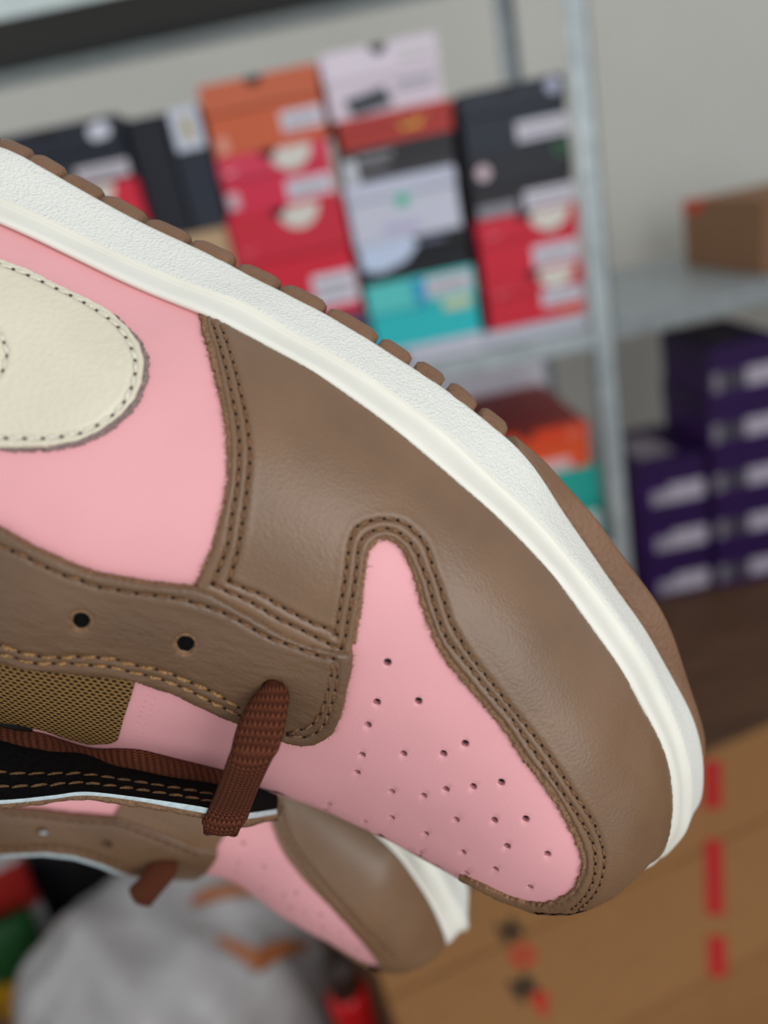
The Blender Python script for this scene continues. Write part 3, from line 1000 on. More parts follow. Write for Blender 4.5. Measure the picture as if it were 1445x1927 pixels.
for i in range(fl_n):
    k = 0.25 + 0.75 * fall[i]
    jit = rng.normal(0, 0.012, 3)
    raw_rows.append([Wq[i], 0.5 * (Wq[i] + Nq[i]) + jit, Nq[i] + jit, Nq[i] + np.array([0, -0.12, -0.2]) * k, Nq[i] + 0.5 * down * k, Nq[i] + down * k])
far_out = loft('far_eyestay', raw_rows, [M['raw_edge'], M['eyestay_leather']], shoe, mi=[0, 0, 1, 1, 1])
far_out['label'] = 'brown leather of the far eyelet panel with raw edge'


class Lined:
    """lookup of the lining surface for stitch rows along its upper edge"""
    def __init__(s, a):
        s.a = a

    def at(s, px):
        px = np.asarray(px, float).reshape(-1, 2)
        j = np.interp(px[:, 0], tp[:, 0], np.arange(fl_n))
        T = np.stack([np.interp(j, np.arange(fl_n), Tq[:, k]) for k in range(3)], 1)
        B = np.stack([np.interp(j, np.arange(fl_n), Bq[:, k]) for k in range(3)], 1)
        L = T * (1 - s.a) + B * s.a
        n = np.cross(np.gradient(T, axis=0), T - B); n /= np.maximum(np.linalg.norm(n, axis=1, keepdims=True), 1e-9)
        n[((EYE - L) * n).sum(1) < 0] *= -1
        return L + n * 0.035, n


for a in (0.16, 0.34):
    stitches('stitching', Lined(a), [(x, 1400) for x in range(-280, 470, 25)], far_eye, [M['dull_thread'], M['black_lining']], spacing=0.30, width=0.030, fill=0.95, hole=0.02)

# lace running along the throat
lt = np.array([(-300, 1232), (-150, 1308), (0, 1366), (83, 1381), (166, 1406), (222, 1409), (263, 1412), (304, 1421), (360, 1435), (430, 1452)], float)
lb = np.array([(-300, 1268), (-150, 1343), (0, 1397), (83, 1413), (152, 1428), (221, 1444), (304, 1461), (360, 1470), (398, 1476), (440, 1484)], float)
ltd = depth_at(S_PINK, lt) - 0.10
lbd = np.interp(lb[:, 0], lt[:, 0], ltd) - 0.05
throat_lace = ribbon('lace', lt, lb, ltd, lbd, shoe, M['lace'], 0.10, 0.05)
throat_lace['label'] = 'brown flat lace lying along the throat'

# lace loop from the lowest eyelet over the far eyestay
ll = np.array([(506, 1300), (497, 1291), (486, 1297), (471, 1312), (455, 1342), (441, 1378), (427, 1434), (410, 1484), (394, 1520), (378, 1551), (382, 1562), (392, 1560)], float)
lr = np.array([(524, 1296), (530, 1282), (537, 1288), (543, 1309), (538, 1351), (529, 1395), (513, 1434), (491, 1481), (474, 1522), (461, 1552), (452, 1566), (440, 1562)], float)
d0 = float(depth_at(S_EYE, [(514, 1296)])[0]); d1 = float(np.interp(430, np_[:, 0], td)) + 0.05
prof = np.array([d0 + 0.20, d0 + 0.03, d0 - 0.07, d0 - 0.14, d0 - 0.24, d0 - 0.32, d0 - 0.36, (d0 + d1) / 2 - 0.42, d1 - 0.38, d1 - 0.22, d1 + 0.1, d1 + 0.45])
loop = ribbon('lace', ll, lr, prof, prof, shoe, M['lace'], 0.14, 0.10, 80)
loop['label'] = 'brown woven lace crossing from the lowest eyelet'


# ------------------------------------------------------------------ midsole and outsole
def sole_curve(q, h, n=220):
    """closed outline of the sole at one level from its near edge; the toe points a little to the far side"""
    ya = min(q[-1, 1] - 0.3, YC - 0.1); xt = q[-1, 0] + 0.06
    heel = np.array([(-20.9, YC, h), (-20.7, YC + 1.6, h), (-19.6, YC + 3.2, h), (-17.5, YC + 4.0, h), (-14, YC + 4.4, h), (-11.5, YC + 4.8, h)])
    pts = np.vstack([heel, q, [[xt, ya, h + zb(xt)]]])
    c = resample(smooth_poly(pts, 0.25), n)
    for _ in range(3):
        c[1:-1] = 0.25 * c[:-2] + 0.5 * c[1:-1] + 0.25 * c[2:]
    ax = YC + (ya - YC) * np.clip((c[:, 0] - 2) / (xt - 2), 0, 1) ** 2.2
    far = c.copy(); far[:, 1] = 2 * ax - c[:, 1]
    full = np.vstack([c, far[::-1][1:-1]])
    for _ in range(4):
        full = 0.25 * np.roll(full, 1, 0) + 0.5 * full + 0.25 * np.roll(full, -1, 0)
    return full


def inset(c, d, dz=0.0):
    t = np.roll(c, -1, 0) - np.roll(c, 1, 0); t[:, 2] = 0
    t /= np.maximum(np.linalg.norm(t, axis=1, keepdims=True), 1e-9)
    n = np.stack([-t[:, 1], t[:, 0], np.zeros(len(t))], 1)
    ce = np.array([-4, YC, 0]); sgn = np.sign(((c - ce) * n).sum(1))
    # outward normal is the one pointing away from the centre line
    n *= np.where(sgn == 0, 1, sgn)[:, None]
    return c - n * d + np.array([0, 0, dz])


def ring_loft(name, rows, mat, parent):
    rows = [np.vstack([r, r[:1]]) for r in rows]
    return loft(name, rows, mat, parent)


def build_sole(shoe, mb, cr, fe, out, lug_lines):
    """mb, cr, fe, out: near-side edges (shoe axes) of midsole bottom, crease, rim and of the toe of the outsole"""
    cMB, cCR, cFE = sole_curve(mb, 0.0), sole_curve(cr, 1.0), sole_curve(fe, HF)
    rows_wall = [inset(cMB, 1.5, 0.0), inset(cMB, 0.06, -0.01), cMB, inset(cMB, -0.02, 0.08), 0.65 * cMB + 0.35 * cCR, 0.3 * cMB + 0.7 * cCR, inset(cCR, -0.015, -0.06), cCR]
    rows_lip = [cCR, inset(cCR, 0.09, 0.02), 0.8 * inset(cCR, 0.10) + 0.2 * cFE, 0.5 * inset(cCR, 0.04) + 0.5 * cFE, 0.2 * cCR + 0.8 * inset(cFE, -0.05), inset(cFE, -0.03, -0.05), inset(cFE, 0.02, 0.0), inset(cFE, 0.12, -0.08), inset(cFE, 0.5, -0.5)]
    midsole = ring_loft('midsole', rows_wall, M['midsole_wall'], shoe)
    midsole['label'] = 'off white pebbled rubber midsole wall'
    lip = ring_loft('midsole_rim', rows_lip, M['midsole_lip'], midsole)
    lip['label'] = 'smooth off white upper rim of the midsole'
    outsole = ring_loft('outsole', [inset(cMB, 1.2, 0.02), inset(cMB, 0.1, 0.01), inset(cMB, 0.1, -0.12), inset(cMB, 0.5, -0.2), inset(cMB, 2.2, -0.2), inset(cMB, 4.2, -0.2)], M['outsole'], shoe)
    outsole['label'] = 'brown rubber outsole'
    # toe bumper: the outsole wraps up in front
    ob_ = out[out[:, 1] > YC + 0.1]; mb_ = mb[(mb[:, 1] > YC + 0.1) & (mb[:, 0] > ob_[0, 0] - 0.15)]
    xm = mb_[:, 0].max() + 0.10
    ob_ = np.vstack([ob_, [[max(xm, ob_[:, 0].max()) + 0.08, YC, -0.45 + zb(xm)]]])
    mb_ = np.vstack([mb_, [[xm, YC, zb(xm)]]])
    oc, mc = resample(smooth_poly(ob_, 0.2), 90), resample(smooth_poly(mb_, 0.2), 90)
    low = mc - np.array([0.25, 0, 0.45]); k = np.clip(np.arange(90)[:, None] / 89.0, 0, 1) ** 6
    far = oc * k + low * (1 - k)
    oc = np.vstack([oc, (far * [1, -1, 1] + [0, 2 * YC, 0])[::-1][1:]]); mc = np.vstack([mc, (mc * [1, -1, 1] + [0, 2 * YC, 0])[::-1][1:]])

    def tin(c, d, dz):
        return np.column_stack([c[:, 0] - d * 0.6, YC + (c[:, 1] - YC) * (1 - d / 6), c[:, 2] + dz])
    bump_rows = [tin(mc, 0.5, 0.02), tin(mc, 0.0, 0.015), 0.6 * mc + 0.4 * oc + np.array([0.02, 0, 0]), 0.15 * mc + 0.85 * oc + np.array([0.02, 0, 0]), oc, tin(oc, 0.15, -0.06), tin(oc, 0.8, -0.08), tin(oc, 2.5, -0.05)]
    bump_rows = np.array(bump_rows)
    bump_rows = np.concatenate([bump_rows[:, :1] * 0.15 + bump_rows[:, :1].mean(0, keepdims=True) * 0.85 - np.array([0.05, 0, 0]), bump_rows[:, :1] - np.array([0.02, 0, 0]), bump_rows, bump_rows[:, -1:].mean(0, keepdims=True) + bump_rows[:, -1:] * 0], 1)
    loft('toe_bumper', bump_rows, M['outsole'], outsole)
    for sec in lug_lines:
        q = resample(sec, 8)
        tg = np.gradient(q, axis=0); tg /= np.linalg.norm(tg, axis=1, keepdims=True)
        on = np.stack([-tg[:, 1], tg[:, 0], np.zeros(8)], 1)
        on[on[:, 1] < 0] *= -1
        prof_z = [(0.0, 0.04), (0.0, -0.03), (0.03, -0.10), (0.02, -0.30), (-0.03, -0.40), (-0.12, -0.44), (-1.1, -0.44), (-1.1, 0.0)]
        rows = []
        for i in range(8):
            e = min(i, 7 - i)
            sh = [0.06, 0.015, 0, 0][e]
            rows.append([q[i] + on[i] * (o_ - sh * 0.8) + np.array([0, 0, z * (1 - 0.12 * (e == 0))]) for o_, z in prof_z])
        rows = [[r * 0 + np.mean(rows[0], 0) for r in rows[0]]] + rows + [[r * 0 + np.mean(rows[-1], 0) for r in rows[-1]]]
        loft('tread_lug', rows, M['outsole'], outsole, True)
    # heel and collar (outside the frame, closes the shoe)
    ang = np.linspace(-math.pi / 2, math.pi / 2, 40)
    hrows = []
    for k, (fr, zz) in enumerate([(1.0, HF), (1.0, HF + 1.5), (0.97, HF + 4.0), (0.93, 8.6), (0.9, 9.2), (0.82, 9.0), (0.8, 6.0)]):
        row = [np.array([-11.5, YC + 4.55 * fr, min(zz, 7.6) if k < 4 else zz - 1.3])]
        for t in ang[::-1]:
            row.append(np.array([-16.5 - 4.1 * fr * math.cos(t), YC + 4.1 * fr * math.sin(t), zz]))
        row.append(np.array([-11.5, YC - 4.55 * fr, min(zz, 7.6) if k < 4 else zz - 1.3]))
        hrows.append(row)
    loft('heel_counter', hrows, M['eyestay_leather'], shoe)


lug_px = [(-210, -150), (-146, -86), (-82, -22), (-18, 42), (46, 107), (109, 180), (182, 262), (265, 345), (349, 430), (434, 517), (520, 605), (608, 704), (708, 769), (773, 832), (838, 894), (899, 955)]
mbs = smooth_poly(np.vstack([[(-260, 150)], MB]), 3.0)
lug_lines = [hit_level(mbs[(mbs[:, 0] >= x0 + 2) & (mbs[:, 0] <= x1 - 2)], 0.0) for x0, x1 in lug_px]
toe_add = lambda q, x, y, h: np.vstack([q, [[x, y, h + zb(x)]]])
build_sole(shoe, toe_add(hit_level(MB, 0.0), 10.15, -6.5, 0.0), toe_add(toe_add(hit_level(CR, 1.0), 9.83, -5.95, 1.0), 9.95, -6.6, 1.0), hit_level(FE[:-1], HF), hit_level(OUT, -0.45), lug_lines)

# ------------------------------------------------------------------ the second sneaker of the pair
def rod(w):
    w = np.array(w); th = np.linalg.norm(w) + 1e-12; k = w / th
    K = np.array([[0, -k[2], k[1]], [k[2], 0, -k[0]], [-k[1], k[0], 0]])
    return np.eye(3) + np.sin(th) * K + (1 - np.cos(th)) * K @ K


FE2 = np.array([(743, 1604), (765, 1632), (785, 1661), (806, 1693), (822, 1725), (834, 1753), (842, 1777)], float)
SR2 = rod((0.15, -0.044, -0.05)) @ SR
SO2 = SO + np.array([-3.416, -6.285, -6.468])
SR, SO = SR2, SO2
hid = np.array([(-7.5, -2.5), (-4, -2.3), (-1.2, -2.1), (0.7, -2.0), (2.5, -2.0), (3.8, -2.05), (4.8, -2.15)])
fe2 = np.vstack([np.column_stack([hid, zb(hid[:, 0]) + HF]), hit_level(FE2, HF)])
set_shoe(SR2, SO2, -6.2, fe2, [6.0, 6.2, 5.58, 4.01, 2.72, 2.59, 2.3, 2.37, 2.34], 0.1)
T_PINK, T_OVER, T_EYE = Surf(PINK_OFF), Surf(0.0), Surf(EYESTAY_OFF)
m2 = Matrix(SR.tolist()).to_4x4()
m2.translation = Vector(SO * 0.01)
shoe2 = empty('sneaker')
shoe2.matrix_world = CAM4 @ m2
tag(shoe2, 'second pink and brown sneaker, smaller and blurred, partly hidden behind the near one', 'sneaker', 'pair of pink and brown sneakers')
link('lining', body_mesh(), M['lining'], shoe2)
toe_lining(shoe2)
perfs2 = [(457, 1588), (446, 1624), (494, 1632), (440, 1641), (555, 1681), (531, 1684), (487, 1672), (601, 1722), (571, 1715), (543, 1708), (638, 1756), (604, 1746), (673, 1787)]
edge2 = [(490, 1455), (497, 1500), (512, 1553), (520, 1580), (536, 1612), (561, 1645), (585, 1673), (617, 1705), (649, 1741), (681, 1777), (701, 1801), (711, 1818), (712, 1830)]
toe2 = [(380, 1600), (430, 1500), (520, 1450), (545, 1540), (580, 1620), (640, 1690), (700, 1760), (730, 1800), (728, 1832), (713, 1830), (650, 1799), (550, 1743), (450, 1687), (390, 1652), (300, 1645), (200, 1625), (200, 1600), (300, 1600)]
p = panel('toe_box', T_PINK, toe2, [M['pink_leather'], M['pink_edge']], shoe2, 0.12, 6.0, 4.0, holes=[circle_px(T_PINK, c, 0.06) for c in perfs2], mirror='overlap')
p['label'] = 'pink perforated leather toe box'
q2 = [(-300, 1050), (100, 1180), (330, 1290), (330, 1420), (300, 1530), (240, 1560), (100, 1560), (0, 1550), (-300, 1480)]
p = panel('quarter_panel', T_PINK, q2, [M['pink_leather'], M['pink_edge']], shoe2, 0.12, 9.0, 4.0, mirror=True)
p['label'] = 'smooth pink leather side panel'
fe2px = project(fe2)[0]
ov2 = [(260, 1300), (262, 1420), (240, 1490), (214, 1535), (225, 1560), (300, 1590), (385, 1625), (400, 1612), (430, 1560), (455, 1490)] + edge2 + [(735, 1838), (765, 1833), (800, 1820), (828, 1798), (842, 1779)] + [tuple(v) for v in fe2px[::-1][1:-2]]
o2 = panel('mudguard_overlay', T_OVER, ov2, [M['brown_leather'], M['raw_edge']], shoe2, 0.14, 6.0, 5.0, jag=0.4, mirror=True,
           grooves=[[(508, 1500), (525, 1556), (541, 1588), (561, 1618), (585, 1653), (609, 1685), (637, 1717), (669, 1753), (697, 1781), (722, 1806)], [(522, 1500), (539, 1560), (561, 1600), (585, 1632), (617, 1673), (649, 1709), (681, 1745), (709, 1773), (738, 1802)]])
o2['label'] = 'brown leather overlay wrapping the toe'
for ln in ([(508, 1500), (525, 1556), (541, 1588), (561, 1618), (585, 1653), (609, 1685), (637, 1717), (669, 1753), (697, 1781), (722, 1806)], [(522, 1500), (539, 1560), (561, 1600), (585, 1632), (617, 1673), (649, 1709), (681, 1745), (709, 1773), (738, 1802)]):
    stitches('stitching', T_OVER, ln, o2, BT)
for ln in ([(245, 1535), (290, 1552), (340, 1576), (392, 1600)], [(252, 1522), (300, 1540), (350, 1565), (396, 1590)]):
    stitches('stitching', T_OVER, ln, o2, BT)
ey2_low = [(325, 1668), (266, 1655), (232, 1646), (186, 1627), (139, 1613), (83, 1607), (0, 1611), (-250, 1590)]
ey2 = [(-250, 1500), (0, 1523), (66, 1527), (133, 1536), (213, 1542), (266, 1560), (319, 1580), (365, 1600), (408, 1606), (405, 1623), (389, 1646), (365, 1663), (345, 1670)] + ey2_low
ln2 = [(x, y - 13) for x, y in ey2_low[1:]]
e2 = panel('eyestay', T_EYE, ey2, [M['eyestay_leather'], M['raw_edge']], shoe2, 0.17, 6.0, 5.0, holes=[circle_px(T_EYE, c, 0.17) for c in ((78, 1568), (199, 1591), (308, 1632))], grooves=[ln2, [(x, y + 10) for x, y in ey2[1:8]]], jag=0.4, hole_round=6)
e2['label'] = 'brown leather eyelet panel'
stitches('stitching', T_EYE, ln2, e2, [M['brown_thread'], M['dark_hole']], spacing=0.29)
stitches('stitching', T_EYE, [(x, y + 10) for x, y in ey2[1:8]], e2, BT, spacing=0.29)
T_FOAM = Surf(-0.02)
f2 = panel('foam_edge', T_FOAM, [(x, y - 40) for x, y in ey2_low[1:]][::-1] + [(x - 3, y + 6) for x, y in ey2_low[1:]], [M['foam'], M['raw_edge']], shoe2, 0.12, 7.0, 4.0)
f2['label'] = 'pale foam edge under the eyelet panel'
l2 = np.array([(298, 1638), (290, 1618), (276, 1626), (268, 1642), (258, 1658), (241, 1676), (246, 1692), (260, 1694)], float)
r2 = np.array([(318, 1634), (322, 1611), (333, 1620), (332, 1640), (322, 1660), (303, 1684), (288, 1702), (280, 1698)], float)
dd = float(depth_at(T_EYE, [(308, 1632)])[0])
pr2 = dd + np.array([0.25, -0.12, -0.3, -0.42, -0.45, -0.35, 0.0, 0.5])
lp2 = ribbon('lace', l2, r2, pr2, pr2, shoe2, M['lace'], 0.14, 0.10, 50)
lp2['label'] = 'brown woven lace loop'
mb2 = np.vstack([np.column_stack([hid + [0.2, 0.05], zb(hid[:, 0])]), [[6.2, -2.9, zb(6.2)]], hit_level([(850, 1620), (872, 1650), (886, 1677)], 0.0)])
cr2 = np.vstack([np.column_stack([hid + [0.1, 0.1], zb(hid[:, 0]) + 1.0]), hit_level([(790, 1605), (830, 1653), (854, 1697), (874, 1729), (882, 1750)], 1.0)])
out2 = np.column_stack([mb2[-6:, :2] + [0.18, 0.12], mb2[-6:, 2] - 0.45])
lugs2 = []
for k in range(12):
    xa = -7.2 + k * 0.92
    xs = np.linspace(xa, xa + 0.85, 10)
    lugs2.append(np.column_stack([xs, np.interp(xs, mb2[:, 0], mb2[:, 1]), zb(xs)]))
build_sole(shoe2, mb2, cr2, fe2, out2, lugs2)


# ------------------------------------------------------------------ the room behind
def wood_floor():
    a = N('dark_wood_boards')
    v = a.coord((3, 30, 3))
    n = a.noise(v, 2.0, 4)
    return a.set(a.ramp(n, [(0.3, srgb(84, 58, 42)), (0.7, srgb(112, 80, 58))]), 0.5, None, 0.3)


def galv():
    a = N('galvanised_steel')
    v = a.coord()
    n = a.noise(v, 30, 3)
    return a.set(a.ramp(n, [(0.3, srgb(150, 158, 160)), (0.7, srgb(182, 190, 190))]), 0.45, None, 0.5, metal=0.35)


def cardboard(name, c):
    a = N(name)
    v = a.coord((8, 60, 8))
    n = a.noise(v, 3, 4)
    return a.set(a.ramp(n, [(0.3, mul(c, 0.93)), (0.7, mul(c, 1.05))]), 0.85, None, 0.2)


M['floor'] = wood_floor()
M['steel'] = galv()
M['wall'] = plain('painted_wall', srgb(222, 219, 208), 0.9, 0.2, vary=0.02, scale=3)
M['card'] = cardboard('carton_board', srgb(160, 114, 70))
M['card_dark'] = cardboard('brown_box_board', srgb(150, 112, 84))
_colors = {}


def cm(rgb, rough=0.55):
    if rgb not in _colors:
        _colors[rgb] = plain('paper_%d_%d_%d' % rgb, srgb(*rgb), rough, 0.35, vary=0.03, scale=8)
    return _colors[rgb]


floor = tag(link('floor', box_mesh('floor', -4.0, 4.5, -1.0, 3.05, -0.06, -0.012), M['floor'], None, False), kind='structure')
for i in range(21):
    y0 = -1.0 + i * 0.1925
    pl = link('plank', box_mesh('plank', -4.0, 4.5, y0 + 0.002, y0 + 0.190, -0.012, 0.0, 0.002), M['floor'], floor, False)
wall = tag(link('wall_back', box_mesh('wall_back', -4.0, 4.5, 3.05, 3.15, -0.06, 2.7), M['wall'], None, False), kind='structure')


def flat_poly(name, pts, y, mat, parent, thick=0.0012):
    """thin printed piece on a front face: pts in (x, z), standing out by `thick`"""
    n = len(pts)
    V = [(x, y, z) for x, z in pts] + [(x, y - thick, z) for x, z in pts]
    F = [tuple(range(n, 2 * n))] + [(i, (i + 1) % n, n + (i + 1) % n, n + i) for i in range(n)]
    me = mesh_from(name, V, F)
    bm = bmesh.new(); bm.from_mesh(me); bmesh.ops.recalc_face_normals(bm, faces=bm.faces); bm.to_mesh(me); bm.free()
    return link(name, me, mat, parent, False)


def swoosh_pts(cx, cz, w):
    top = [(-0.5, 0.10), (-0.43, -0.02), (-0.36, -0.06), (-0.28, -0.07), (-0.1, -0.02), (0.5, 0.18)]
    bot = [(-0.12, -0.12), (-0.28, -0.19), (-0.40, -0.20), (-0.48, -0.14), (-0.52, -0.04)]
    return [(cx + x * w, cz + z * w) for x, z in top[::1] + bot]


def shoebox(label, TL, TR, BL, Y, body, lid, frac=0.42, depth=0.33, extras=(), name='shoe_box', group=None, h=None, w=None, z0=None, yaw=0.0):
    a, b, c = at(TL[0], TL[1], Y), at(TR[0], TR[1], Y), at(BL[0], BL[1], Y)
    w = w or (b - a).length
    h = h or (a.z - c.z)
    z0 = a.z - h if z0 is None else z0
    root = empty(name, (a.x, Y, z0), (0, 0, yaw))
    lh = h * frac
    link('body', box_mesh('body', 0.0015, w - 0.0015, 0.002, depth, 0.0, h - 0.002, 0.0015), cm(body), root, False)
    link('lid', box_mesh('lid', 0, w, 0, depth + 0.002, h - lh, h, 0.002), cm(lid), root, False)
    for ei, e in enumerate(extras):
        k = e[0]
        th = 0.0012 + 0.0005 * ei
        if k == 'sticker':
            u0, v0, u1, v1, col = e[1:6]
            yf = 0.0 if v0 < frac else 0.002
            st = flat_poly('label_sticker', [(u0 * w, h - v0 * h), (u1 * w, h - v0 * h), (u1 * w, h - v1 * h), (u0 * w, h - v1 * h)], yf, cm(col), root, th)
            if len(e) > 6:
                hh = (v1 - v0) * h
                for r_ in range(2):
                    zt = h - v0 * h - hh * (0.28 + 0.34 * r_)
                    flat_poly('printed_line', [(u0 * w + 0.006, zt), (u1 * w - 0.008, zt), (u1 * w - 0.008, zt - hh * 0.13), (u0 * w + 0.006, zt - hh * 0.13)], yf - th, cm((150, 146, 150)), st, 0.0004)
        elif k == 'disc':
            u, v, r, col = e[1:5]
            yf = 0.0 if v < frac else 0.002
            flat_poly('printed_disc', [(u * w + r * math.cos(t), h - v * h + r * math.sin(t)) for t in np.linspace(0, 2 * np.pi, 28, endpoint=False)], yf, cm(col), root, th)
        elif k == 'half':
            u, r, col = e[1:4]
            flat_poly('printed_half_disc', [(u * w + r * math.cos(t), h - 0.002 + min(r, h * frac * 0.94) * math.sin(t)) for t in np.linspace(math.pi, 2 * math.pi, 20)], 0.0, cm(col), root)
        elif k == 'notch':
            u = e[1]
            flat_poly('thumb_notch', [(u * w + 0.014 * math.cos(t), h - 0.0005 + 0.014 * math.sin(t)) for t in np.linspace(math.pi, 2 * math.pi, 14)], 0.0, cm((24, 22, 24)), root)
        elif k == 'swoosh':
            u, v, ww, col = e[1:5]
            yf = 0.0 if v < frac else 0.002
            flat_poly('printed_emblem', swoosh_pts(u * w, h - v * h, ww), yf, cm(col), root)
        elif k == 'poly':
            pts, col = e[1:3]
            flat_poly('printed_patch', [(u * w, h - v * h) for u, v in pts], 0.0, cm(col), root, 0.0022 + 0.0006 * ei)
    tag(root, label, 'shoe box', group or 'shoe boxes on the steel shelf')
    return root


W1, BK, RED, CREAM = (226, 220, 230), (38, 42, 50), (222, 34, 58), (228, 222, 210)
YB = 1.40
SHELF_Z = 1.055
# column of the orange box
z = SHELF_Z
shoebox('blue and purple patterned shoe box at the bottom, left of the teal box', (470, 535), (672, 492), (485, 610), YB, (64, 92, 160), (84, 70, 96), 0.55, z0=z, h=0.115, extras=[('poly', [(0.55, 0.55), (1.0, 0.45), (1.0, 0.9), (0.6, 0.95)], (76, 140, 214)), ('poly', [(0.1, 0.15), (0.5, 0.1), (0.45, 0.4)], (120, 72, 92))]); z += 0.115
red_x = dict(frac=0.40)
zb2 = at(433, 500, YB).z
shoebox('plain red shoe box directly above the patterned box, lower of two stacked reds', (424, 412), (640, 366), (440, 520), YB, RED, (214, 40, 62), z0=z, h=at(424, 412, YB).z - z, extras=[('half', 0.62, 0.036, CREAM), ('notch', 0.45), ('sticker', 0.6, 0.62, 0.98, 0.9, W1, 1), ('swoosh', 0.16, 0.3, 0.03, (240, 120, 136))]); z = at(424, 412, YB).z
h1 = at(402, 302, YB).z - z
shoebox('pinkish red shoe box with cream half circle, right under the orange box', (405, 303), (614, 262), (425, 408), YB, (226, 48, 78), (226, 62, 90), z0=z, h=h1, extras=[('half', 0.66, 0.036, CREAM), ('notch', 0.47), ('sticker', 0.56, 0.58, 0.97, 0.92, W1, 1), ('sticker', 0.02, 0.6, 0.12, 0.88, (224, 190, 200)), ('swoosh', 0.14, 0.24, 0.03, (246, 190, 198))]); z += h1
shoebox('orange shoe box with white size label, top of its stack', (369, 164), (593, 122), (403, 298), YB, (216, 104, 66), (212, 108, 74), z0=z, h=at(369, 164, YB).z - z, extras=[('notch', 0.47), ('sticker', 0.62, 0.55, 0.98, 0.82, W1, 1), ('sticker', 0.06, 0.72, 0.14, 0.95, (236, 170, 150))])

# column of the white box with the green mark
XC = at(690, 640, YB).x
z = SHELF_Z


def centre(label, px_l, px_r, ztop, body, lid, frac, extras, yaw=0.0, dy=0.0):
    global z
    a = at(px_l[0], px_l[1], YB + dy); b = at(px_r[0], px_r[1], YB + dy)
    bx = shoebox(label, px_l, px_r, px_l, YB + dy, body, lid, frac, z0=z, h=ztop - z, w=abs(b.x - a.x), extras=extras, yaw=yaw)
    z = ztop
    return bx


centre('white shoe box end lying flat on the steel shelf below the teal box', (700, 655), (905, 612), SHELF_Z + 0.035, (214, 212, 222), (206, 206, 218), 0.5, [('sticker', 0.05, 0.2, 0.3, 0.8, (60, 62, 66))])
centre('teal shoe box with pale labels under the black box', (685, 540), (888, 492), at(690, 540, YB).z, (44, 196, 200), (92, 208, 202), 0.45, [('sticker', 0.55, 0.06, 0.97, 0.34, (220, 214, 222), 1), ('sticker', 0.68, 0.42, 0.94, 0.58, (206, 214, 176)), ('poly', [(0.42, 0.05), (0.54, 0.05), (0.54, 0.42), (0.46, 0.44)], (52, 160, 206))])
centre('black shoe box with big white curved shape at its left', (668, 470), (878, 418), at(672, 468, YB).z, (18, 20, 26), (16, 17, 22), 0.45, [('poly', [(0.02, 0.02), (0.5, 0.0), (0.55, 0.2), (0.42, 0.55), (0.2, 0.72), (0.04, 0.62)], (206, 220, 244)), ('sticker', 0.58, 0.1, 0.8, 0.2, (110, 112, 140))])
centre('white shoe box with small green round mark in the middle column', (645, 355), (852, 292), at(650, 352, YB).z, (212, 212, 226), (206, 208, 224), 0.3, [('disc', 0.5, 0.36, 0.017, (206, 220, 222)), ('disc', 0.5, 0.36, 0.012, (70, 190, 160)), ('sticker', 0.3, 0.74, 0.62, 0.86, (192, 184, 214))])
centre('charcoal shoe box with white print, between red lid and white box', (640, 290), (850, 236), at(642, 288, YB).z, (54, 52, 54), (52, 50, 52), 0.4, [('sticker', 0.0, 0.28, 0.12, 0.98, (214, 214, 220)), ('sticker', 0.14, 0.2, 0.45, 0.36, (150, 148, 150)), ('sticker', 0.14, 0.5, 0.4, 0.64, (140, 138, 142))], dy=0.004)
centre('brick red shoe box with gold emblem under the pale pink box', (632, 230), (846, 176), at(632, 230, YB).z, (190, 62, 54), (188, 62, 56), 0.5, [('swoosh', 0.68, 0.45, 0.055, (222, 168, 60)), ('disc', 0.68, 0.5, 0.008, (236, 186, 70))], yaw=0.0)
pk = centre('pale pink shoe box with dark graphic, highest box on the shelf', (600, 110), (818, 44), at(604, 104, YB).z, (232, 216, 226), (236, 222, 232), 0.45, [('notch', 0.5), ('poly', [(0.14, 0.72), (0.5, 0.62), (0.54, 0.9), (0.2, 0.97)], (72, 74, 82)), ('sticker', 0.58, 0.52, 0.96, 0.76, (214, 204, 214), 1), ('sticker', 0.66, 0.14, 0.96, 0.28, (222, 214, 216))], yaw=0.03)

# column beside the post
z = SHELF_Z + 0.03
tray = link('shelf_tray', box_mesh('shelf_tray', at(905, 640, YB).x, 0.437, 1.402, 1.72, SHELF_Z, z - 0.0005, 0.002), cm((196, 196, 206)), None, False)
tag(tray, 'low pale grey tray under the right hand red shoe boxes', 'tray')


def right(label, ztop, body, lid, frac, extras):
    global z
    bx = shoebox(label, (888, 420), (1085, 378), (888, 420), YB + 0.002, body, lid, frac, z0=z, h=ztop - z, w=0.178, extras=extras)
    bx.location.x = 0.258
    z = ztop
    return bx


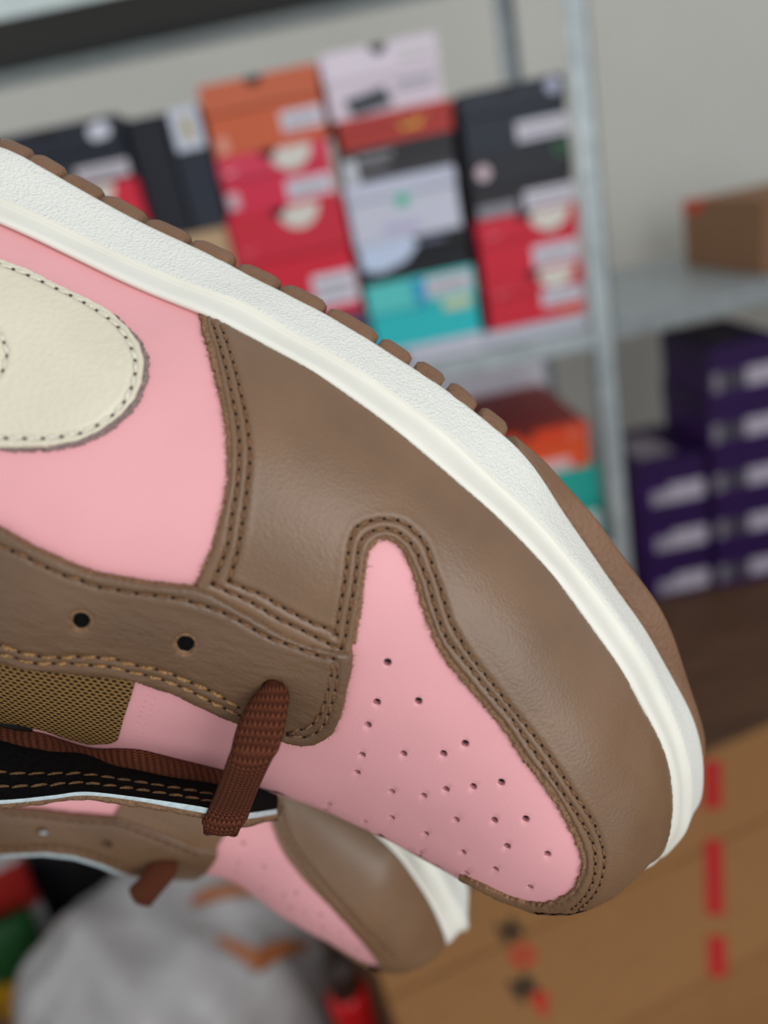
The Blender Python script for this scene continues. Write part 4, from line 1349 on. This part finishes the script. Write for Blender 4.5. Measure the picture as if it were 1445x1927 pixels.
right('red shoe box on the shelf next to the post, lower of its pair', at(905, 530, YB).z, (218, 36, 56), (214, 38, 58), 0.42, [('half', 0.72, 0.034, CREAM), ('notch', 0.5), ('sticker', 0.56, 0.42, 0.97, 0.74, W1, 1), ('swoosh', 0.2, 0.3, 0.03, (240, 120, 136)), ('sticker', 0.7, 0.84, 0.98, 0.98, (222, 90, 50))])
right('red shoe box beneath the two black boxes by the post', at(888, 420, YB).z, (222, 34, 58), (220, 36, 60), 0.42, [('half', 0.72, 0.036, CREAM), ('notch', 0.48), ('sticker', 0.52, 0.6, 0.97, 0.96, W1, 1), ('swoosh', 0.2, 0.26, 0.032, (244, 130, 146))])
right('black shoe box with small green ring and red tag mark', at(880, 300, YB).z, (48, 46, 50), (44, 44, 50), 0.55, [('disc', 0.14, 0.26, 0.012, (226, 200, 206)), ('disc', 0.9, 0.12, 0.011, (60, 130, 76)), ('disc', 0.9, 0.12, 0.007, (46, 46, 50)), ('sticker', 0.5, 0.68, 0.98, 0.98, W1, 1), ('sticker', 0.04, 0.78, 0.42, 0.98, (150, 148, 156))])
right('black shoe box at the top by the post, with white size label', at(858, 178, YB).z, (44, 50, 60), (48, 53, 62), 0.4, [('notch', 0.46), ('disc', 0.88, 0.16, 0.012, (190, 192, 214)), ('sticker', 0.5, 0.6, 0.98, 0.9, W1, 1)])

# left part of the shelf
z = SHELF_Z
tan = shoebox('tan cardboard shoe box lying low behind the near sneaker', (300, 455), (440, 430), (300, 560), YB + 0.01, (190, 158, 120), (196, 164, 126), 0.4, z0=z, h=at(360, 440, YB + 0.01).z - z, w=0.120); tan.location.x = -0.2825; zt = at(360, 440, YB + 0.01).z
ub = shoebox('upright black shoe box with white card and gold mark at its top', (308, 212), (384, 198), (340, 430), YB + 0.01, (44, 49, 60), (40, 45, 56), 0.02, z0=zt, w=0.060, h=at(312, 208, YB).z - zt, extras=[('poly', [(0.14, 0.0), (0.92, 0.0), (0.92, 0.33), (0.14, 0.33)], (214, 218, 230)), ('poly', [(0.42, 0.08), (0.64, 0.06), (0.66, 0.26), (0.46, 0.26)], (180, 160, 90))])
ub2 = shoebox('narrow upright black shoe box left of the one with white card', (246, 224), (306, 212), (270, 430), YB + 0.015, (32, 35, 44), (30, 33, 42), 0.02, z0=zt, w=0.064, h=at(250, 222, YB).z - zt)
ub.location.x = -0.2155
ub2.location.x = ub.location.x - 0.066
zl = at(170, 350, YB).z
xl = ub2.location.x - 0.004
rb = shoebox('red shoe box at the far left under the black lidded box', (150, 365), (285, 338), (150, 470), YB, (222, 40, 62), (222, 44, 66), 0.5, z0=z, h=zl - z, w=0.19, extras=[('half', 0.62, 0.036, CREAM)])
rb.location.x = xl - 0.19
lb_ = shoebox('black shoe box at the far left with white oval sticker', (30, 250), (243, 212), (30, 340), YB, (40, 45, 55), (38, 42, 52), 0.48, z0=zl, h=at(60, 246, YB).z - zl, w=0.2, extras=[('disc', 0.86, 0.2, 0.013, (222, 222, 232)), ('disc', 0.8, 0.22, 0.012, (222, 222, 232)), ('notch', 0.4), ('sticker', 0.55, 0.7, 0.98, 0.94, (214, 206, 212), 1)])
lb_.location.x = xl - 0.2

# ------------------------------------------------------------------ steel rack
rack = empty('steel_rack', (0, 1.39, 0))
tag(rack, 'galvanised steel rack carrying the coloured shoe boxes', 'shelving')


def lpost(name, x, y, sy):
    V = []
    bm = bmesh.new()
    for (x0, x1, y0, y1) in ((x, x + 0.036, y, y + 0.003), (x + 0.033, x + 0.036, y, y + 0.036) if sy > 0 else (x + 0.033, x + 0.036, y - 0.033, y + 0.003)):
        r = bmesh.ops.create_cube(bm, size=1)
        for v in r['verts']:
            v.co = Vector(((x0 + x1) / 2 + v.co.x * (x1 - x0), (y0 + y1) / 2 - 1.39 + v.co.y * (y1 - y0), 1.05 + v.co.z * 2.1))
    me = bpy.data.meshes.new(name); bm.to_mesh(me); bm.free()
    return link(name, me, M['steel'], rack, False)


for x in (0.441, -1.55):
    lpost('post', x, 1.385, 1)
    lpost('post', x, 1.85, -1)
M['dark_board'] = plain('dark_shelf_board', srgb(46, 50, 54), 0.5, 0.4)
LOW_Z = 0.62
M['lit_lip'] = plain('lit_steel_lip', srgb(214, 226, 222), 0.4, 0.5)  # light falling on the upper shelf lips, put into a paler steel colour
for zc in (SHELF_Z, 1.735, LOW_Z):
    lipm = M['lit_lip'] if zc > 1.5 else M['steel']
    link('shelf_board', box_mesh('shelf_board', -1.5, 0.455, 0.005, 0.47, zc - 0.008, zc - 0.001), M['dark_board'], rack, False)
    link('shelf_lip', box_mesh('shelf_lip', -1.5, 0.455, 0.001, 0.006, zc - 0.036, zc - 0.0005, 0.001), lipm, rack, False)
    link('shelf_lip', box_mesh('shelf_lip', -1.5, 0.455, 0.468, 0.474, zc - 0.036, zc - 0.0005, 0.001), lipm, rack, False)

# boxes on the rack's lower shelf
red_b, red_t = at(1050, 888, 1.42).z, at(1050, 803, 1.42).z
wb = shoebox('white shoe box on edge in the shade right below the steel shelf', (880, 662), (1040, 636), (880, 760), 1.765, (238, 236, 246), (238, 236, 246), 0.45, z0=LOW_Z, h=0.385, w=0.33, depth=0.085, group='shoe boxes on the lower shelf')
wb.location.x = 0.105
tb = shoebox('teal shoe box below the red orange one by the post', (980, 920), (1140, 890), (980, 990), 1.42, (30, 160, 146), (34, 168, 154), 0.5, z0=LOW_Z, h=red_b - LOW_Z, w=0.2, depth=0.31, extras=[('sticker', 0.5, 0.62, 0.95, 0.95, (200, 206, 206))], group='shoe boxes on the lower shelf')
tb.location.x = 0.238
ro = shoebox('red orange shoe box with dark red lid top, under the steel shelf', (930, 815), (1110, 780), (940, 900), 1.42, (232, 84, 36), (230, 70, 30), 0.35, z0=red_b, h=red_t - red_b, w=0.2, depth=0.33, extras=[('notch', 0.4), ('sticker', 0.35, 0.72, 0.8, 0.98, (228, 190, 190)), ('disc', 0.85, 0.2, 0.012, (232, 110, 80))], group='shoe boxes on the lower shelf')
ro.location.x = 0.222
link('lid_top', box_mesh('lid_top', 0.001, 0.199, 0.001, 0.331, red_t - red_b, red_t - red_b + 0.0012), cm((150, 44, 36)), ro, False)

# ------------------------------------------------------------------ second rack by the wall, with purple boxes
rack2 = empty('low_steel_shelf', (0.62, 1.98, 0), (0, 0, 0.10))
tag(rack2, 'low grey steel shelf by the wall above the purple boxes', 'shelving')
link('shelf_board', box_mesh('shelf_board', 0.0, 1.7, 0.0, 0.86, 0.915, 0.935), M['steel'], rack2, False)
link('shelf_lip', box_mesh('shelf_lip', 0.0, 1.7, -0.004, 0.0, 0.89, 0.9355), M['steel'], rack2, False)
for x in (0.01, 1.66):
    for y in (0.0, 0.82):
        link('post', box_mesh('post', x, x + 0.035, y, y + 0.035, 0, 0.915), M['steel'], rack2, False)
bb = empty('cardboard_box', (1.18, 2.17, 0.9358), (0, 0, 0.03))
link('body', box_mesh('body', 0, 0.42, 0, 0.46, 0, 0.20, 0.003), M['card_dark'], bb, False)
link('flap', box_mesh('flap', 0.0, 0.208, 0.0, 0.46, 0.2005, 0.204), M['card_dark'], bb, False)
link('flap', box_mesh('flap', 0.212, 0.42, 0.0, 0.46, 0.2005, 0.204), M['card_dark'], bb, False)
link('red_sticker', box_mesh('red_sticker', -0.0012, 0.06, 0.34, 0.459, 0.165, 0.2052), cm((206, 70, 46)), bb, False)
tag(bb, 'plain brown cardboard box with red corner sticker on the low shelf', 'box')
PUR, PURD = (58, 18, 92), (50, 20, 80)
cols = [(0.765, 3), (0.988, 5)]
names = ['lowest', 'second from the floor', 'third from the floor', 'fourth from the floor', 'topmost']
where = ['in the short stack nearest the steel post', 'in the tall purple stack at right']
for ci, (x, n) in enumerate(cols):
    z = 0.0
    for k in range(n):
        hh = 0.155
        nm_ = 'topmost' if k == n - 1 else names[k]
        ex = [('sticker', 0.05, 0.5, 0.17, 0.86, (150, 146, 150)), ('sticker', 0.19, 0.52, 0.5, 0.84, (84, 80, 88)), ('sticker', 0.52, 0.50, 0.98, 0.84, (206, 198, 210))] if ci else [('sticker', 0.2, 0.62, 0.45, 0.9, (186, 178, 190)), ('sticker', 0.45, 0.52, 0.96, 0.9, (206, 198, 210))]
        bx = shoebox('purple white-labelled shoe box, %s %s' % (nm_, where[ci]), (1200, 900), (1345, 870), (1200, 900), 2.12, PUR, PURD, 0.4, z0=z, h=hh, w=0.212, depth=0.33, group='stacked purple shoe boxes', extras=ex)
        bx.location = (x + random.uniform(-0.005, 0.005), 2.11 + random.uniform(0, 0.015), z)
        if k == n - 1:
            link('lid_print', box_mesh('lid_print', 0.03, 0.14, 0.05, 0.24, hh, hh + 0.0008), cm((168, 156, 166) if ci == 0 else (70, 64, 74)), bx, False)
        z += hh + 0.0005

# ------------------------------------------------------------------ big carton in the foreground, below the sneakers
CT_A = math.radians(14.5)
carton = empty('shipping_carton', (0.17, 0.67, 0.0), (0, 0, CT_A))
tag(carton, 'large tan shipping carton with red tape marks lying at lower right', 'carton')
link('body', box_mesh('body', -0.275, 0.62, 0.0, 0.346, 0.0, 0.296, 0.003), M['card'], carton, False)
link('flap', box_mesh('flap', -0.275, 0.62, 0.0, 0.170, 0.2965, 0.300, 0.001), M['card'], carton, False)
link('flap', box_mesh('flap', -0.275, 0.62, 0.176, 0.346, 0.2965, 0.300, 0.001), M['card'], carton, False)


def on_carton(px, py):
    p = at_z(px, py, 0.30)
    d = p - Vector((0.17, 0.67, 0.0)); c, s_ = math.cos(-CT_A), math.sin(-CT_A)
    return d.x * c - d.y * s_, d.x * s_ + d.y * c


for (xa, ya, xb, yb) in ((1340, 1432, 1341, 1522), (1342, 1580, 1346, 1722), (1348, 1762, 1351, 1838)):
    quad = [on_carton(xa - 17, ya), on_carton(xa + 17, ya), on_carton(xb + 17, yb), on_carton(xb - 17, yb)]
    V = [(x, min(y, 0.346), 0.3001) for x, y in quad] + [(x, min(y, 0.346), 0.3008) for x, y in quad]
    F = [(4, 5, 6, 7), (0, 1, 5, 4), (1, 2, 6, 5), (2, 3, 7, 6), (3, 0, 4, 7)]
    link('red_tape_mark', mesh_from('red_tape_mark', V, F), cm((190, 34, 32)), carton, False)
for ch, (px_, py_), col in (('M', (960, 1752), (52, 46, 34)), ('O', (984, 1800), (200, 50, 38)), ('M', (986, 1860), (52, 46, 34)), ('P', (1022, 1890), (200, 50, 38))):
    cu = bpy.data.curves.new('letter', 'FONT'); cu.body = ch; cu.size = 0.042; cu.extrude = 0.0003; cu.offset = 0.0028; cu.align_x = 'CENTER'; cu.align_y = 'CENTER'
    tmp = bpy.data.objects.new('letter', cu); COL.objects.link(tmp)
    dg = bpy.context.evaluated_depsgraph_get()
    me = bpy.data.meshes.new_from_object(tmp.evaluated_get(dg))
    bpy.data.objects.remove(tmp)
    lo = link('printed_letter', me, cm(col), carton, False)
    me.materials.clear(); me.materials.append(cm(col))
    x_, y_ = on_carton(px_, py_)
    lo.location = (x_, y_, 0.3005)
    lo.rotation_euler = (0, 0, math.radians(6))

# ------------------------------------------------------------------ grey plastic bag and things beside it
def crumple(name, nx, ny, fx, seed, mats):
    r = np.random.default_rng(seed)
    V = []; F = []
    for i in range(nx):
        for j in range(ny):
            V.append(fx(i / (nx - 1), j / (ny - 1), r))
    for i in range(nx - 1):
        for j in range(ny - 1):
            F.append((i * ny + j, (i + 1) * ny + j, (i + 1) * ny + j + 1, i * ny + j + 1))
    return mesh_from(name, V, F)


def bag_mat():
    a = N('grey_poly_film')
    v = a.coord()
    n = a.noise(v, 9, 5, 0.6)
    n2 = a.noise(v, 30, 4, 0.6)
    nrm = a.bump(a.math('ADD', n, a.math('MULTIPLY', n2, 0.25)), 0.012)
    return a.set(a.ramp(n, [(0.35, srgb(158, 152, 150)), (0.65, srgb(178, 174, 172))]), 0.3, nrm, 0.5)


M['bag'] = bag_mat()
ph = np.random.default_rng(5).uniform(0, 6.28, 12)


def bag_f(u, v, r):
    # a slumped filled sack: closed over the top, its sides run down to the floor
    a = 2 * math.pi * u; t = v * math.pi / 2
    rr = math.cos(t) ** 0.6
    fold = 1 + 0.06 * math.sin(5 * a + ph[0]) + 0.04 * math.sin(11 * a + ph[1] + 4 * v)
    x = 0.265 * rr * math.cos(a) * fold; y = 0.25 * rr * math.sin(a) * fold
    zz = 0.34 * math.sin(t) ** 0.8 + 0.018 * math.sin(23 * x + ph[2]) * math.sin(19 * y + ph[3]) * v + 0.01 * math.sin(50 * x + 31 * y) * v
    return (x, y, max(zz, 0.0))


bag = link('plastic_bag', crumple('plastic_bag', 90, 40, bag_f, 3, None), M['bag'], None)
bag.location = (-0.545, 0.98, 0.0)
bag.rotation_euler = (0, 0, 0.1)
tag(bag, 'crumpled grey translucent plastic bag at lower left', 'bag')


def tape_strip(pts):
    V = []; F = []
    for i, (px_, py_, wd) in enumerate(pts):
        d = (RIGHT * ((px_ - CX) / FPX) + UP * (-(py_ - CY) / FPX) + _f).normalized()
        hitp = bag_bvh.ray_cast(CAM_LOC, d)
        p = hitp[0] if hitp[0] is not None else CAM_LOC + d * 1.2
        n = hitp[1] if hitp[0] is not None else Vector((0, 0, 1))
        V += [p + n * 0.014 + Vector((0, 0.5, 0.5)) * wd, p + n * 0.014 - Vector((0, 0.5, 0.5)) * wd]
    for i in range(len(pts) - 1):
        F.append((2 * i, 2 * i + 1, 2 * i + 3, 2 * i + 2))
    return V, F


bpy.context.view_layer.update()
bag_bvh = BVHTree.FromPolygons([bag.matrix_world @ v.co for v in bag.data.vertices], [tuple(p.vertices) for p in bag.data.polygons])
for strip in ([(365, 1710, 0.010), (395, 1692, 0.016), (440, 1684, 0.014), (470, 1690, 0.006)], [(405, 1780, 0.008), (450, 1795, 0.018), (478, 1812, 0.024), (520, 1795, 0.018), (570, 1775, 0.008)]):
    V, F = tape_strip(strip)
    inv = bag.matrix_world.inverted()
    tp_ = link('brown_tape', mesh_from('brown_tape', [inv @ v for v in V], F), cm((150, 86, 44)), bag, False)

# colourful snack packet, black sack behind it, dark bottle with red body
def packet(name, label, cat, loc, size, bands, rz, tilt):
    root = empty(name, loc, (tilt, 0, rz))
    w, h, t = size
    zc = 0.0
    for (frac, col) in bands:
        def f(u, v, r, zc=zc, frac=frac):
            zz = zc + frac * h * v; a = 2 * math.pi * u
            q = zz / h; th = t * (0.15 + math.sin(math.pi * min(max(q, 0.02), 0.98)) ** 0.6)
            return (0.5 * w * math.cos(a) * (1 + 0.03 * math.sin(9 * q)), th * math.sin(a) + 0.008 * math.sin(14 * a + 9 * q), zz)
        link('colour_band', crumple('colour_band', 40, 12, f, 1, None), cm(col, 0.35), root)
        zc += frac * h
    tag(root, label, cat)
    return root


pk1 = packet('snack_packet', 'yellow and green packet at the left edge beside the black sack', 'packet', (-0.885, 1.125, 0.0), (0.12, 0.24, 0.03), [(0.5, (190, 138, 24)), (0.5, (22, 72, 30))], 0.3, 0.0)
pk2 = packet('snack_packet', 'red and white packet at the left edge above the yellow one', 'packet', (-0.905, 1.195, 0.0), (0.14, 0.40, 0.022), [(0.5, (170, 166, 164)), (0.28, (150, 36, 30)), (0.22, (170, 166, 164))], 0.1, 0.0)


def sack_f(u, v, r):
    a = 2 * math.pi * u; t = v * math.pi / 2
    rr = math.cos(t) ** 0.7; fold = 1 + 0.07 * math.sin(6 * a + ph[4])
    return (0.19 * rr * math.cos(a) * fold, 0.075 * rr * math.sin(a) * fold, 0.3 * math.sin(t) + 0.012 * math.sin(26 * rr * math.cos(a)) * v)


sk = link('black_sack', crumple('black_sack', 60, 26, sack_f, 2, None), cm((16, 16, 20), 0.3), None)
sk.location = (-0.80, 1.305, 0.0)
tag(sk, 'glossy black plastic sack behind the grey bag at left', 'sack')


def lathe(name, prof, mat, parent, n=28):
    rows = []
    V = []; F = []
    for r, zz in prof:
        for i in range(n):
            V.append((r * math.cos(2 * math.pi * i / n), r * math.sin(2 * math.pi * i / n), zz))
    for k in range(len(prof) - 1):
        for i in range(n):
            F.append((k * n + i, k * n + (i + 1) % n, (k + 1) * n + (i + 1) % n, (k + 1) * n + i))
    return link(name, mesh_from(name, V, F), mat, parent)


pb_ = at(672, 1828, 0.80)
bt = empty('bottle', (-0.214, 0.85, 0.0))
bt.scale = (0.78, 0.78, 1.03)
lathe('body', [(0.0, 0), (0.04, 0), (0.042, 0.01), (0.042, 0.13), (0.04, 0.14)], cm((40, 52, 130), 0.3), bt)
lathe('red_label', [(0.0425, 0.12), (0.043, 0.125), (0.043, 0.215), (0.04, 0.225), (0.03, 0.228)], cm((190, 18, 26), 0.3), bt)
lathe('cap', [(0.032, 0.226), (0.034, 0.228), (0.034, 0.275), (0.031, 0.282), (0.0, 0.284)], cm((44, 28, 22), 0.4), bt)
tag(bt, 'red and blue bottle with dark cap standing between bag and carton', 'bottle')
